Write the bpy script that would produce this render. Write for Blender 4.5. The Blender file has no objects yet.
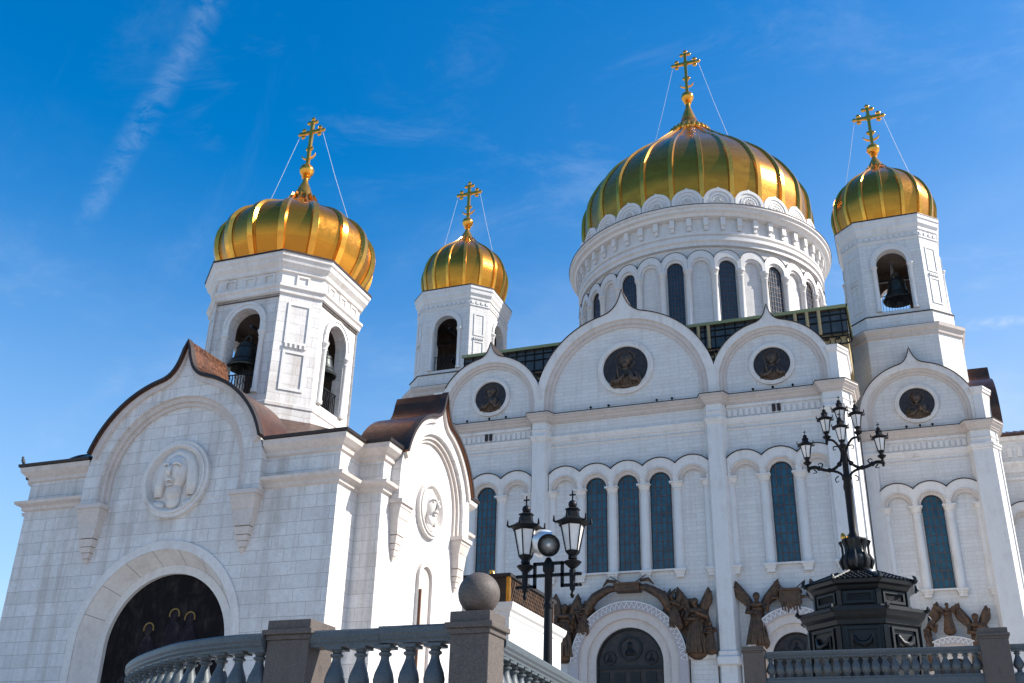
import bpy, bmesh, math, random
from mathutils import Vector, Matrix, Euler
R_ = math.radians
PI = math.pi
random.seed(7)
SC = bpy.context.scene
COL = SC.collection

# ------------------------------------------------------------------ camera
cam_d = bpy.data.cameras.new("camera")
cam = bpy.data.objects.new("camera", cam_d)
COL.objects.link(cam)
CAM = Vector((22.2137, -86.2748, -6.6568))
YAW, PITCH, ROLL, FPX = 0.3709, 0.43885, 0.02686, 1037.5
fw = Vector((-math.sin(YAW)*math.cos(PITCH), math.cos(YAW)*math.cos(PITCH), math.sin(PITCH)))
r0 = Vector((math.cos(YAW), math.sin(YAW), 0)); u0 = r0.cross(fw)
rr = r0*math.cos(ROLL)+u0*math.sin(ROLL); uu = -r0*math.sin(ROLL)+u0*math.cos(ROLL)
m = Matrix((rr, uu, -fw)).transposed().to_4x4(); m.translation = CAM
cam.matrix_world = m
cam_d.sensor_width = 36; cam_d.lens = FPX*36/1024
cam_d.clip_start = 0.1; cam_d.clip_end = 4000
SC.camera = cam

# ------------------------------------------------------------------ light
SUN_AZ, SUN_EL = 16.0, 38.0          # azimuth from +x towards +y
sd = Vector((math.cos(R_(SUN_AZ))*math.cos(R_(SUN_EL)), math.sin(R_(SUN_AZ))*math.cos(R_(SUN_EL)), math.sin(R_(SUN_EL))))
sl = bpy.data.lights.new("sun", 'SUN'); sl.energy = 5.0; sl.angle = R_(0.5); sl.color = (1.0, 0.95, 0.87)
so = bpy.data.objects.new("sun", sl); COL.objects.link(so)
so.rotation_euler = (-sd).to_track_quat('-Z', 'Y').to_euler()
W = bpy.data.worlds.new("World"); SC.world = W; W.use_nodes = True
nt = W.node_tree; N = nt.nodes; L = nt.links
bg = N['Background']; bg.inputs['Strength'].default_value = 0.125
sky = N.new('ShaderNodeTexSky'); sky.sky_type = 'NISHITA'; sky.sun_disc = False
sky.sun_elevation = R_(SUN_EL); sky.sun_rotation = R_(90-SUN_AZ)
sky.air_density = 1.0; sky.dust_density = 0.6; sky.ozone_density = 2.2

def wmath(op, a=None, b=None, c=None):
    n = N.new('ShaderNodeMath'); n.operation = op
    for i, x in enumerate((a, b, c)):
        if x is None: continue
        if isinstance(x, (int, float)): n.inputs[i].default_value = x
        else: L.new(x, n.inputs[i])
    return n.outputs[0]
def wdot(vec, v):
    n = N.new('ShaderNodeVectorMath'); n.operation = 'DOT_PRODUCT'
    L.new(vec, n.inputs[0]); n.inputs[1].default_value = v
    return n.outputs['Value']
def wramp(x, a, b):
    n = N.new('ShaderNodeMapRange'); n.interpolation_type = 'SMOOTHSTEP'
    L.new(x, n.inputs['Value'])
    n.inputs['From Min'].default_value = a; n.inputs['From Max'].default_value = b
    return n.outputs['Result']
tc = N.new('ShaderNodeTexCoord'); gen = tc.outputs['Generated']
def wnoise(scale, detail, rough, stretch=None, dist=0.0):
    src = gen
    if stretch:
        mp = N.new('ShaderNodeMapping'); L.new(gen, mp.inputs['Vector'])
        mp.inputs['Rotation'].default_value = stretch[1]; mp.inputs['Scale'].default_value = stretch[0]
        src = mp.outputs[0]
    n = N.new('ShaderNodeTexNoise'); L.new(src, n.inputs['Vector'])
    n.inputs['Scale'].default_value = scale; n.inputs['Detail'].default_value = detail
    n.inputs['Roughness'].default_value = rough; n.inputs['Distortion'].default_value = dist
    return n.outputs['Fac']
# thin veil, more of it low in the sky, plus two ragged trails (directions on the sky sphere)
def trail(d1, d2, width, t0, t1, amp):
    d1 = Vector(d1).normalized(); d2 = Vector(d2).normalized()
    n = d1.cross(d2).normalized(); mid = (d1+d2).normalized(); along = n.cross(mid)
    nz = wnoise(34, 8, .7, ((1, 1, 2.2), (.4, .6, .9)), .8)
    off = wmath('MULTIPLY', wmath('SUBTRACT', wnoise(7, 3, .5), .5), width*1.4)
    dist = wmath('ABSOLUTE', wmath('ADD', wdot(gen, n), off))
    core = wramp(dist, width, 0.0)
    a = wdot(gen, along)
    ends = wmath('MULTIPLY', wramp(a, t0, t0+.05), wramp(a, t1, t1-.05))
    front = wramp(wdot(gen, mid), .7, .8)
    rag = wramp(nz, .32, .68)
    return wmath('MULTIPLY', wmath('MULTIPLY', wmath('MULTIPLY', core, ends), wmath('MULTIPLY', front, rag)), amp)
haze_low = wmath('MULTIPLY', wramp(wdot(gen, (0, 0, 1)), .58, .08), .52)
haze_sun = wmath('MULTIPLY', wmath('MULTIPLY', wramp(wdot(gen, (.94, .34, 0)), -.25, .55), wramp(wdot(gen, (0, 0, 1)), .80, .30)), .30)
veil = wmath('MULTIPLY', wmath('MULTIPLY', wramp(wnoise(2.6, 6, .62, ((1, 1, 2.6), (0.3, .2, .4))), .47, .78), wramp(wdot(gen, (0, 0, 1)), .62, .12)), .42)
veil2 = wmath('MULTIPLY', wramp(wnoise(3.4, 7, .6, ((1, 2.2, 1), (0.5, .9, .2)), .6), .52, .85), .16)
wisp = wmath('MULTIPLY', wmath('MULTIPLY', wramp(wnoise(4.2, 9, .68, ((1.0, 2.4, 3.2), (.5, -.35, .75)), .5), .50, .80), wramp(wnoise(1.7, 3, .5), .42, .64)), .2)
TR = [wisp]
TR.append(trail((-.5073, .5587, .6561), (-.628, .596, .5004), .017, -.18, .15, .13))
TR.append(trail((.0919, .9065, .4121), (.1217, .9042, .4095), .008, -.06, .3, .3))
fac = wmath('ADD', wmath('ADD', veil, veil2), wmath('ADD', haze_low, haze_sun))
for t in TR: fac = wmath('ADD', fac, t)
fac = wmath('MINIMUM', fac, .8)
hs = N.new('ShaderNodeHueSaturation'); hs.inputs['Saturation'].default_value = 1.5
hs.inputs['Value'].default_value = 1.0
L.new(sky.outputs[0], hs.inputs['Color'])
mx = N.new('ShaderNodeMix'); mx.data_type = 'RGBA'
L.new(fac, mx.inputs['Factor']); L.new(hs.outputs[0], mx.inputs['A'])
mx.inputs['B'].default_value = (3.1, 3.8, 4.7, 1)
L.new(mx.outputs['Result'], bg.inputs['Color'])
SC.view_settings.view_transform = 'Standard'; SC.view_settings.look = 'None'
SC.view_settings.exposure = 0.82; SC.view_settings.gamma = 1.0
SC.view_settings.use_curve_mapping = False
SC.render.engine = 'CYCLES'
SC.cycles.max_bounces = 6; SC.cycles.diffuse_bounces = 3; SC.cycles.glossy_bounces = 3

# ------------------------------------------------------------------ materials
class NB:
    def __init__(s, name):
        s.m = bpy.data.materials.new(name); s.m.use_nodes = True
        s.t = s.m.node_tree; s.N = s.t.nodes; s.L = s.t.links
        s.b = s.N['Principled BSDF']; s.tc = s.N.new('ShaderNodeTexCoord')
    def put(s, sock, x):
        if isinstance(x, bpy.types.NodeSocket): s.L.new(x, sock)
        elif isinstance(x, tuple) and len(x) == 3: sock.default_value = (*x, 1) if sock.type == 'RGBA' else x
        else: sock.default_value = x
    def mp(s, out='Object', scale=(1, 1, 1)):
        n = s.N.new('ShaderNodeMapping'); s.L.new(s.tc.outputs[out], n.inputs['Vector']); n.inputs['Scale'].default_value = scale
        return n.outputs[0]
    def noise(s, vec, scale, detail=4, rough=.55, dist=0):
        n = s.N.new('ShaderNodeTexNoise'); s.L.new(vec, n.inputs['Vector'])
        n.inputs['Scale'].default_value = scale; n.inputs['Detail'].default_value = detail
        n.inputs['Roughness'].default_value = rough; n.inputs['Distortion'].default_value = dist
        return n.outputs['Fac']
    def rng(s, x, a, b, c=0., d=1.):
        n = s.N.new('ShaderNodeMapRange'); s.L.new(x, n.inputs['Value'])
        for k, v in (('From Min', a), ('From Max', b), ('To Min', c), ('To Max', d)): n.inputs[k].default_value = v
        return n.outputs['Result']
    def mix(s, f, a, b, mode='MIX'):
        n = s.N.new('ShaderNodeMix'); n.data_type = 'RGBA'; n.blend_type = mode
        s.put(n.inputs['Factor'], f); s.put(n.inputs['A'], a); s.put(n.inputs['B'], b)
        return n.outputs['Result']
    def math(s, op, a, b):
        n = s.N.new('ShaderNodeMath'); n.operation = op; s.put(n.inputs[0], a); s.put(n.inputs[1], b); return n.outputs[0]
    def bump(s, h, strength, dist=.05):
        n = s.N.new('ShaderNodeBump'); n.inputs['Strength'].default_value = strength; n.inputs['Distance'].default_value = dist
        s.L.new(h, n.inputs['Height']); s.L.new(n.outputs[0], s.b.inputs['Normal'])
    def set(s, **k):
        for a, v in k.items():
            s.put(s.b.inputs[{'color': 'Base Color', 'rough': 'Roughness', 'metal': 'Metallic', 'spec': 'Specular IOR Level'}[a]], v)
        return s

def stone(name, c1, c2, mortar, bw, rh, ms, stain=(.42, .36, .30), stain_amt=.5, rough=.55):
    b = NB(name)
    uv = b.tc.outputs['UV']
    br = b.N.new('ShaderNodeTexBrick'); b.L.new(uv, br.inputs['Vector'])
    br.inputs['Color1'].default_value = (*c1, 1); br.inputs['Color2'].default_value = (*c2, 1)
    br.inputs['Mortar'].default_value = (*mortar, 1); br.inputs['Scale'].default_value = 1
    br.inputs['Mortar Size'].default_value = ms; br.inputs['Mortar Smooth'].default_value = .3
    br.inputs['Brick Width'].default_value = bw; br.inputs['Row Height'].default_value = rh; br.inputs['Bias'].default_value = -.1
    o = b.mp('Object', (1, 1, 1)); st = b.mp('Object', (1, 1, .16))
    n1 = b.noise(o, .55, 6, .62); n2 = b.noise(st, 1.3, 5, .6); n3 = b.noise(o, 5, 5, .6, .6)
    col = b.mix(b.rng(n3, .35, .75, 0, .35), br.outputs['Color'], tuple(x*.72 for x in c2))
    f = b.math('MULTIPLY', b.rng(n1, .50, .78), b.rng(n2, .42, .68))
    col = b.mix(b.math('MULTIPLY', f, stain_amt), col, stain)
    v1 = b.noise(o, 1.7, 8, .7, 2.5); col = b.mix(b.math('MULTIPLY', b.math('MULTIPLY', b.rng(v1, .485, .5), b.rng(v1, .52, .505)), .35), col, stain)
    gr = b.noise(b.mp('Object', (1.6, 1.6, .09)), 1.5, 6, .7); col = b.mix(b.rng(gr, .50, .76, 0, stain_amt*.62), col, tuple(x*.8 for x in stain))
    b.set(color=col, rough=rough, spec=.3)
    h = b.math('SUBTRACT', b.math('MULTIPLY', n3, .25), b.math('MULTIPLY', br.outputs['Fac'], 1.0))
    b.bump(h, .35, .02)
    return b.m
def plainstone(name, c, c2, stain=(.36, .30, .25), amt=.6, rough=.55, sc=1.0, bump=.25, spec=.3):
    b = NB(name)
    o = b.mp('Object', (1, 1, 1)); st = b.mp('Object', (1, 1, .2))
    n1 = b.noise(o, .8*sc, 6, .62); n2 = b.noise(st, 2.2*sc, 5, .6); n3 = b.noise(o, 9*sc, 5, .65)
    col = b.mix(b.rng(n3, .3, .7), c, c2)
    f = b.math('MULTIPLY', b.rng(n1, .42, .74), b.rng(n2, .40, .66))
    col = b.mix(b.math('MULTIPLY', f, amt), col, stain)
    b.set(color=col, rough=rough, spec=spec); b.bump(n3, bump, .02)
    return b.m
def metal(name, c, c2, rough, met=1.0, sc=2.0, bump=.08, r2=None):
    b = NB(name); o = b.mp('Object'); n = b.noise(o, sc, 5, .6); n3 = b.noise(o, sc*7, 4, .6)
    col = b.mix(b.rng(n, .35, .7), c, c2)
    b.set(color=col, metal=met, rough=b.rng(n3, .3, .7, rough*.75, (r2 or rough*1.3)), spec=.5 if met > .3 else .18); b.bump(n3, bump, .02)
    return b.m
def goldmat():
    b = NB('gilded sheet'); o = b.mp('Object')
    uv = b.tc.outputs['UV']
    br = b.N.new('ShaderNodeTexBrick'); b.L.new(uv, br.inputs['Vector'])
    br.inputs['Scale'].default_value = 1; br.inputs['Brick Width'].default_value = 2.4; br.inputs['Row Height'].default_value = .55
    br.inputs['Mortar Size'].default_value = .008; br.inputs['Mortar Smooth'].default_value = .5
    br.inputs['Color1'].default_value = (.62, .26, .028, 1); br.inputs['Color2'].default_value = (.52, .205, .022, 1); br.inputs['Mortar'].default_value = (.36, .15, .02, 1)
    n = b.noise(o, .9, 5, .6); n3 = b.noise(o, 6, 4, .6)
    col = b.mix(b.rng(n, .45, .8, 0, .5), br.outputs['Color'], (.40, .16, .025))
    b.set(color=col, metal=.86, rough=b.rng(n3, .3, .7, .17, .27))
    b.bump(b.math('SUBTRACT', b.math('MULTIPLY', n3, .3), b.math('MULTIPLY', br.outputs['Fac'], .6)), .09, .03)
    return b.m
def glassdark(name, c, c2, rough=.12):
    b = NB(name); uv = b.tc.outputs['UV']; n = b.noise(uv, .7, 4, .6)
    wn = b.N.new('ShaderNodeTexBrick'); b.L.new(uv, wn.inputs['Vector']); wn.offset = 0; wn.inputs['Scale'].default_value = 1
    wn.inputs['Brick Width'].default_value = .37; wn.inputs['Row Height'].default_value = .62; wn.inputs['Mortar Size'].default_value = 0
    wn.inputs['Color1'].default_value = (0, 0, 0, 1); wn.inputs['Color2'].default_value = (1, 1, 1, 1)
    f = b.math('ADD', b.math('MULTIPLY', wn.outputs['Color'], .5), b.rng(n, .35, .65, 0, .6))
    b.set(color=b.mix(f, c, c2), rough=b.rng(f, 0, 1, rough*.7, rough*1.8), spec=.5); n3 = b.noise(uv, 2.4, 2, .5); b.bump(b.math('ADD', n3, b.math('MULTIPLY', wn.outputs['Color'], .25)), .16, .05)
    return b.m

M = {}
M['marble'] = stone('white marble ashlar', (.655, .635, .61), (.59, .57, .55), (.42, .39, .365), 1.7, .37, .013, stain=(.44, .38, .32), stain_amt=.6)
M['marble_big'] = stone('white marble blocks', (.68, .655, .63), (.585, .56, .535), (.34, .30, .27), .95, .405, .008, stain=(.34, .275, .22), stain_amt=.95)
M['trim'] = plainstone('carved white marble', (.70, .66, .62), (.60, .56, .52), amt=.75)
M['trim_clean'] = plainstone('smooth white marble', (.66, .64, .615), (.58, .56, .54), amt=.5)
M['trim_warm'] = plainstone('warm limestone moulding', (.55, .48, .43), (.44, .38, .34), amt=.75)
M['zig'] = plainstone('greyish mosaic band', (.44, .40, .40), (.38, .34, .35), amt=.3)
M['joint'] = plainstone('dark mortar', (.22, .19, .17), (.16, .14, .125), amt=.2)
M['archi'] = plainstone('rosy marble archivolt', (.60, .53, .48), (.50, .435, .39), amt=.7)
M['flash'] = metal('dark flashing', (.05, .035, .03), (.03, .025, .025), .5, .6)
M['copper'] = metal('brown copper sheet', (.18, .08, .045), (.085, .042, .03), .34, .9, sc=1.2, r2=.5)
M['gold'] = goldmat()
M['goldtrim'] = metal('gilded ribs', (.92, .42, .06), (.72, .31, .045), .16, .88, sc=3)
M['bronze'] = metal('brown bronze', (.125, .065, .033), (.035, .024, .017), .48, .45, sc=3.2, bump=.5)
M['bronze_mid'] = metal('aged relief bronze', (.105, .07, .048), (.05, .034, .026), .45, .5, sc=3, bump=.4)
M['bronze_dark'] = metal('dark bronze', (.045, .035, .032), (.02, .017, .018), .42, .5, sc=3, bump=.3)
M['bell'] = metal('bell bronze', (.05, .055, .05), (.025, .03, .03), .42, .7, sc=2)
M['iron'] = metal('black painted iron', (.005, .0055, .007), (.008, .008, .009), .5, .0, sc=5)
M['iron_green'] = metal('greenish cast iron', (.010, .013, .015), (.006, .007, .008), .42, .4, sc=4, bump=.4)
M['window'] = glassdark('blue green window glass', (.003, .024, .04), (.009, .075, .115))
M['drumglass'] = glassdark('dark window glass', (.01, .025, .04), (.02, .045, .065))
M['grille'] = plainstone('rusty window bars', (.10, .055, .05), (.06, .04, .04), amt=.2)
M['granite_blue'] = plainstone('grey granite', (.105, .122, .132), (.05, .06, .068), stain=(.025, .028, .03), amt=.4, sc=5, bump=.15, rough=.45)
M['granite_brown'] = plainstone('brown granite', (.135, .11, .095), (.065, .052, .046), stain=(.022, .02, .02), amt=.5, sc=5, bump=.2, rough=.6)
M['paving'] = plainstone('granite paving', (.42, .41, .40), (.34, .33, .32), amt=.4, sc=.6)
M['asphalt'] = plainstone('asphalt', (.055, .055, .057), (.045, .045, .047), amt=.2, sc=3)
M['milk'] = plainstone('milky lamp glass', (.80, .75, .70), (.72, .68, .64), amt=.15, rough=.25, bump=0, spec=.5)
M['chrome'] = metal('polished reflector', (.85, .84, .82), (.7, .69, .68), .42, .6)
M['lacquer'] = metal('dark brown lattice bronze', (.055, .038, .026), (.03, .022, .018), .5, .5, sc=2)
M['green_edge'] = plainstone('yellow green painted edge', (.26, .29, .13), (.20, .22, .11), amt=.3)
M['ochre'] = plainstone('ochre painted plaster', (.46, .35, .18), (.36, .27, .14), amt=.3)
M['tinted'] = glassdark('tinted gallery glass', (.03, .035, .035), (.06, .06, .055))
M['cable'] = plainstone('pale steel cable', (.65, .66, .68), (.55, .56, .58), amt=0)
M['painting'] = plainstone('dark painted panel', (.010, .008, .009), (.006, .005, .006), amt=.1, sc=3, rough=.8, spec=.1)
M['painting_fig'] = plainstone('dark painted figures', (.020, .014, .018), (.010, .008, .012), amt=.2, sc=3, rough=.8, spec=.1)
M['dull_gold'] = plainstone('dull gold leaf paint', (.22, .13, .025), (.12, .07, .015), amt=.3, sc=6)
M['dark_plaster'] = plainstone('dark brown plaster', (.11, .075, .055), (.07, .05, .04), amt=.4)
M['bird'] = plainstone('dark feathers', (.05, .05, .055), (.03, .03, .035), amt=0, sc=8)

# ------------------------------------------------------------------ mesh builder
XF = {'s': 1.0, 'o': Vector((0, 0, 0))}
def setxf(s=1.0, o=(0, 0, 0)): XF['s'] = s; XF['o'] = Vector(o)
def rootloc(p):
    v = Vector((0, 0, 0))
    while p is not None: v += p.location; p = p.parent
    return v
PRE = {'m': Matrix.Identity(4)}
class MB:
    def __init__(s): s.v = []; s.f = []; s.M = PRE['m'].copy()
    def add(s, vs, fs):
        b = len(s.v); s.v += [s.M @ Vector(p) for p in vs]; s.f += [tuple(b+i for i in f) for f in fs]
    def box(s, x0, x1, y0, y1, z0, z1):
        if x0 > x1: x0, x1 = x1, x0
        if y0 > y1: y0, y1 = y1, y0
        if z0 > z1: z0, z1 = z1, z0
        s.add([(x0, y0, z0), (x1, y0, z0), (x1, y1, z0), (x0, y1, z0), (x0, y0, z1), (x1, y0, z1), (x1, y1, z1), (x0, y1, z1)],
              [(0, 3, 2, 1), (4, 5, 6, 7), (0, 1, 5, 4), (1, 2, 6, 5), (2, 3, 7, 6), (3, 0, 4, 7)])
        return s
    def prism(s, poly, z0, z1, cap=True):       # plan polygon, counter-clockwise
        n = len(poly)
        s.add([(x, y, z0) for x, y in poly]+[(x, y, z1) for x, y in poly], [(i, (i+1) % n, n+(i+1) % n, n+i) for i in range(n)]+([tuple(range(n, 2*n)), tuple(range(n-1, -1, -1))] if cap else []))
        return s
    def slab(s, poly, y0, y1):                  # x-z outline, counter-clockwise seen from the front (-y); y0 front
        n = len(poly)
        s.add([(x, y0, z) for x, z in poly]+[(x, y1, z) for x, z in poly],
              [tuple(range(n)), tuple(range(2*n-1, n-1, -1))]+[((i+1) % n, i, n+i, n+(i+1) % n) for i in range(n)])
        return s
    def band(s, outer, inner, y0, y1, closed=False):   # strip between two x-z curves of equal count; outer runs right to left
        n = len(outer); k = n if closed else n-1
        vs = [(x, y0, z) for x, z in outer]+[(x, y0, z) for x, z in inner]+[(x, y1, z) for x, z in outer]+[(x, y1, z) for x, z in inner]
        fs = []
        for i in range(k):
            j = (i+1) % n
            fs += [(i, j, n+j, n+i), (j, i, 2*n+i, 2*n+j), (n+i, n+j, 3*n+j, 3*n+i), (2*n+j, 2*n+i, 3*n+i, 3*n+j)]
        if not closed: fs += [(0, n, 3*n, 2*n), (n-1, 3*n-1, 4*n-1, 2*n-1)]
        s.add(vs, fs); return s
    def lathe(s, prof, seg=24, c=(0, 0), a0=0.0, a1=2*PI, capb=True, capt=True, phase=0.0, mod=None):
        full = abs(a1-a0-2*PI) < 1e-6; k = seg if full else seg+1; b = []
        for r, z in prof:
            for i in range(k):
                a = a0+(a1-a0)*i/seg+phase
                q = r*(mod(a, z) if mod else 1)
                b.append((c[0]+q*math.sin(a), c[1]-q*math.cos(a), z))
        fs = []
        for j in range(len(prof)-1):
            for i in range(seg):
                i2 = (i+1) % k
                fs.append((j*k+i, j*k+i2, (j+1)*k+i2, (j+1)*k+i))
        if full:
            if capb and prof[0][0] > 1e-4: fs.append(tuple(range(k-1, -1, -1)))
            if capt and prof[-1][0] > 1e-4: t = (len(prof)-1)*k; fs.append(tuple(t+i for i in range(k)))
        s.add(b, fs); return s
    def tube(s, pts, r, seg=8):
        pts = [Vector(p) for p in pts]; n = len(pts); rs = r if isinstance(r, (list, tuple)) else [r]*n
        vs = []; up = None
        for i, p in enumerate(pts):
            t = (pts[min(i+1, n-1)]-pts[max(i-1, 0)]).normalized()
            if up is None: up = Vector((0, 0, 1)) if abs(t.z) < .9 else Vector((1, 0, 0))
            a = t.cross(up).normalized(); b = a.cross(t).normalized(); up = b
            for k in range(seg):
                w = 2*PI*k/seg; vs.append(p+(a*math.cos(w)+b*math.sin(w))*rs[i])
        fs = [(i*seg+k, (i+1)*seg+k, (i+1)*seg+(k+1) % seg, i*seg+(k+1) % seg) for i in range(n-1) for k in range(seg)]
        fs += [tuple(range(seg)), tuple((n-1)*seg+k for k in range(seg-1, -1, -1))]
        s.add(vs, fs); return s
    def ball(s, c, r, seg=16, rings=10, sq=(1, 1, 1), rot=None):
        c = Vector(c); vs = [(0, 0, -1)]
        for j in range(1, rings):
            th = -PI/2+PI*j/rings
            for i in range(seg):
                a = 2*PI*i/seg; vs.append((math.cos(th)*math.cos(a), math.cos(th)*math.sin(a), math.sin(th)))
        vs.append((0, 0, 1)); out = []
        for v in vs:
            q = Vector((v[0]*r*sq[0], v[1]*r*sq[1], v[2]*r*sq[2]))
            if rot: q = rot @ q
            out.append(c+q)
        fs = [(0, 1+(i+1) % seg, 1+i) for i in range(seg)]
        for j in range(rings-2):
            for i in range(seg):
                a = 1+j*seg; fs.append((a+i, a+(i+1) % seg, a+seg+(i+1) % seg, a+seg+i))
        t = len(vs)-1; a = 1+(rings-2)*seg
        fs += [(a+i, a+(i+1) % seg, t) for i in range(seg)]
        s.add(out, fs); return s
    def sweep(s, path, prof, closed=False):     # plan path; prof (outward offset, z); outward = right of travel
        n = len(path); P = [Vector((p[0], p[1])) for p in path]; vs = []
        for i in range(n):
            if closed or 0 < i < n-1:
                d1 = (P[i]-P[i-1]).normalized(); d2 = (P[(i+1) % n]-P[i]).normalized()
            elif i == 0: d1 = d2 = (P[1]-P[0]).normalized()
            else: d1 = d2 = (P[-1]-P[-2]).normalized()
            n1 = Vector((d1.y, -d1.x)); n2 = Vector((d2.y, -d2.x)); mt = n1+n2
            mt = mt/max(mt.length_squared/2, .3) if mt.length > 1e-6 else n1
            for d, z in prof: vs.append((P[i].x+mt.x*d, P[i].y+mt.y*d, z))
        k = len(prof); fs = []
        for i in range(n if closed else n-1):
            j = (i+1) % n
            for q in range(k-1): fs.append((i*k+q, j*k+q, j*k+q+1, i*k+q+1))
        if not closed: fs += [tuple(range(k)), tuple((n-1)*k+q for q in range(k-1, -1, -1))]
        s.add(vs, fs); return s
    def build(s, name, mat, parent=None, smooth=False, cyl=None, bevel=0, autos=None):
        sc, o = XF['s'], XF['o']; rl = rootloc(parent) if parent else Vector((0, 0, 0))
        W_ = [v*sc+o for v in s.v]
        me = bpy.data.meshes.new(name); me.from_pydata([tuple(v-rl) for v in W_], [], s.f); me.update()
        me.materials.append(mat if not isinstance(mat, str) else M[mat])
        uv = me.uv_layers.new(name='UVMap')
        cc = None
        if cyl: cc = (cyl[0]*sc+o.x, cyl[1]*sc+o.y, cyl[2]*sc)
        for p in me.polygons:
            nrm = p.normal
            if cc:
                a0 = None
                for li in p.loop_indices:
                    w = W_[me.loops[li].vertex_index]
                    a = math.atan2(w.x-cc[0], -(w.y-cc[1]))
                    if a0 is None: a0 = a
                    if a-a0 > PI: a -= 2*PI
                    if a-a0 < -PI: a += 2*PI
                    uv.data[li].uv = (a*cc[2], w.z)
            elif abs(nrm.z) > .75:
                for li in p.loop_indices:
                    w = W_[me.loops[li].vertex_index]; uv.data[li].uv = (w.x, w.y)
            else:
                t = Vector((-nrm.y, nrm.x)).normalized()
                for li in p.loop_indices:
                    w = W_[me.loops[li].vertex_index]; uv.data[li].uv = (w.x*t.x+w.y*t.y, w.z)
        if smooth or autos:
            for p in me.polygons: p.use_smooth = True
            if autos: me.set_sharp_from_angle(angle=R_(autos))
        ob = bpy.data.objects.new(name, me); COL.objects.link(ob)
        if parent: ob.parent = parent
        if bevel:
            bv = ob.modifiers.new('bevel', 'BEVEL'); bv.width = bevel; bv.segments = 2; bv.limit_method = 'ANGLE'; bv.angle_limit = R_(40)
        return ob

def thing(name, label, cat, loc=(0, 0, 0), group=None):
    o = bpy.data.objects.new(name, None); COL.objects.link(o); o.location = loc; o.empty_display_size = .3
    o['label'] = label; o['category'] = cat
    if group: o['group'] = group
    return o
def tag(o, label, cat, group=None):
    o['label'] = label; o['category'] = cat
    if group: o['group'] = group
    return o
def copy_tree(o, parent, shift=(0, 0, 0), rot=None, pivot=None):
    c = o.copy(); COL.objects.link(c); c.parent = parent
    sh = Vector(shift)
    if rot is not None:                      # turn about a vertical axis through pivot (parent space)
        Rm = Matrix.Rotation(rot, 4, 'Z'); pv = Vector(pivot)
        c.location = Rm @ (Vector(o.location)-pv)+pv+sh
        c.rotation_euler = (0, 0, o.rotation_euler.z+rot)
    else: c.location = Vector(o.location)+sh
    for ch in list(o.children): copy_tree(ch, c)
    return c
def arc(cx, cz, r, a0, a1, n): return [(cx+r*math.cos(a0+(a1-a0)*i/n), cz+r*math.sin(a0+(a1-a0)*i/n)) for i in range(n+1)]
def frame(cx, cy, ang, dist):               # local -y faces outward at ang (0 = towards -y), plane at dist
    return Matrix.Translation((cx, cy, 0)) @ Matrix.Rotation(ang, 4, 'Z') @ Matrix.Translation((0, -dist, 0))
def ogee(R, zc, ztip, zfoot, xf, n=22, m=9, cx=0):
    """right foot up over the tip and down to the left foot"""
    a1 = math.acos(xf/R); pts = [(R, zfoot)] if zfoot < zc-.01 else []
    a0 = 0 if zfoot < zc-.01 else math.asin(min(1, (zfoot-zc)/R))
    pts += arc(0, zc, R, a0, a1, n)
    p0 = Vector(pts[-1]); t = Vector((-math.sin(a1), math.cos(a1))); h = ztip-p0.y
    p1 = p0+t*xf*.62; p2 = Vector((xf*.16, p0.y+h*.42)); p3 = Vector((0, ztip))
    for i in range(1, m+1):
        u = i/m; q = p0*(1-u)**3+p1*3*u*(1-u)**2+p2*3*u*u*(1-u)+p3*u**3; pts.append((q.x, q.y))
    pts = pts+[(-x, z) for x, z in reversed(pts[:-1])]
    return [(x+cx, z) for x, z in pts]
def archline(r, zc, zfoot, n, cx=0):        # same number of points as an ogee of n points
    if zfoot < zc-.01: return [(cx+r, zfoot)]+arc(cx, zc, r, 0, PI, n-3)+[(cx-r, zfoot)]
    a0 = math.asin(min(1, (zfoot-zc)/r)); return arc(cx, zc, r, a0, PI-a0, n-1)
def offset_line(pts, d):
    out = []
    for i, p in enumerate(pts):
        a = Vector(pts[max(i-1, 0)]); b = Vector(pts[min(i+1, len(pts)-1)]); t = (b-a).normalized()
        out.append((p[0]+t.y*d, p[1]-t.x*d))
    return out
def bake(ob):
    dg = bpy.context.evaluated_depsgraph_get(); dg.update()
    me = bpy.data.meshes.new_from_object(ob.evaluated_get(dg)); me.name = ob.name
    ob.modifiers.clear(); ob.data = me
    return ob
def sculpt(mb, name, mat, parent, voxel, smooth_it=2):
    o = mb.build(name, mat, parent)
    r = o.modifiers.new('remesh', 'REMESH'); r.mode = 'VOXEL'; r.voxel_size = voxel; r.use_smooth_shade = True
    if smooth_it:
        s2 = o.modifiers.new('smooth', 'SMOOTH'); s2.iterations = smooth_it; s2.factor = .5
    bake(o); 
    for p in o.data.polygons: p.use_smooth = True
    return o
# ================================================================== SETTING
setxf()
g = MB().box(-900, 900, -900, 900, -9.3, -8.3).build('ground', 'paving'); g['kind'] = 'structure'
p_ = MB(); p_.box(7.5, 62, -49.9, 130, -8.25, -2.1); p_.box(-62, 7.5, -40.2, 130, -8.25, -2.1)
o = p_.build('stylobate_terrace', 'paving'); o['kind'] = 'structure'
o = MB().box(-40, 17.3, -74.6, -36.2, -8.27, -5.45).build('lower_terrace', 'paving'); o['kind'] = 'structure'

# ================================================================== shared architecture
CORN = [(0, 0), (.14, .0), (.14, .12), (.24, .16), (.30, .34), (.48, .46), (.50, .60), (.62, .64), (.62, .83), (0, .83)]
def cornice_prof(z, s=1.0): return [(d*s, z+h*s) for d, h in CORN]

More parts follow.
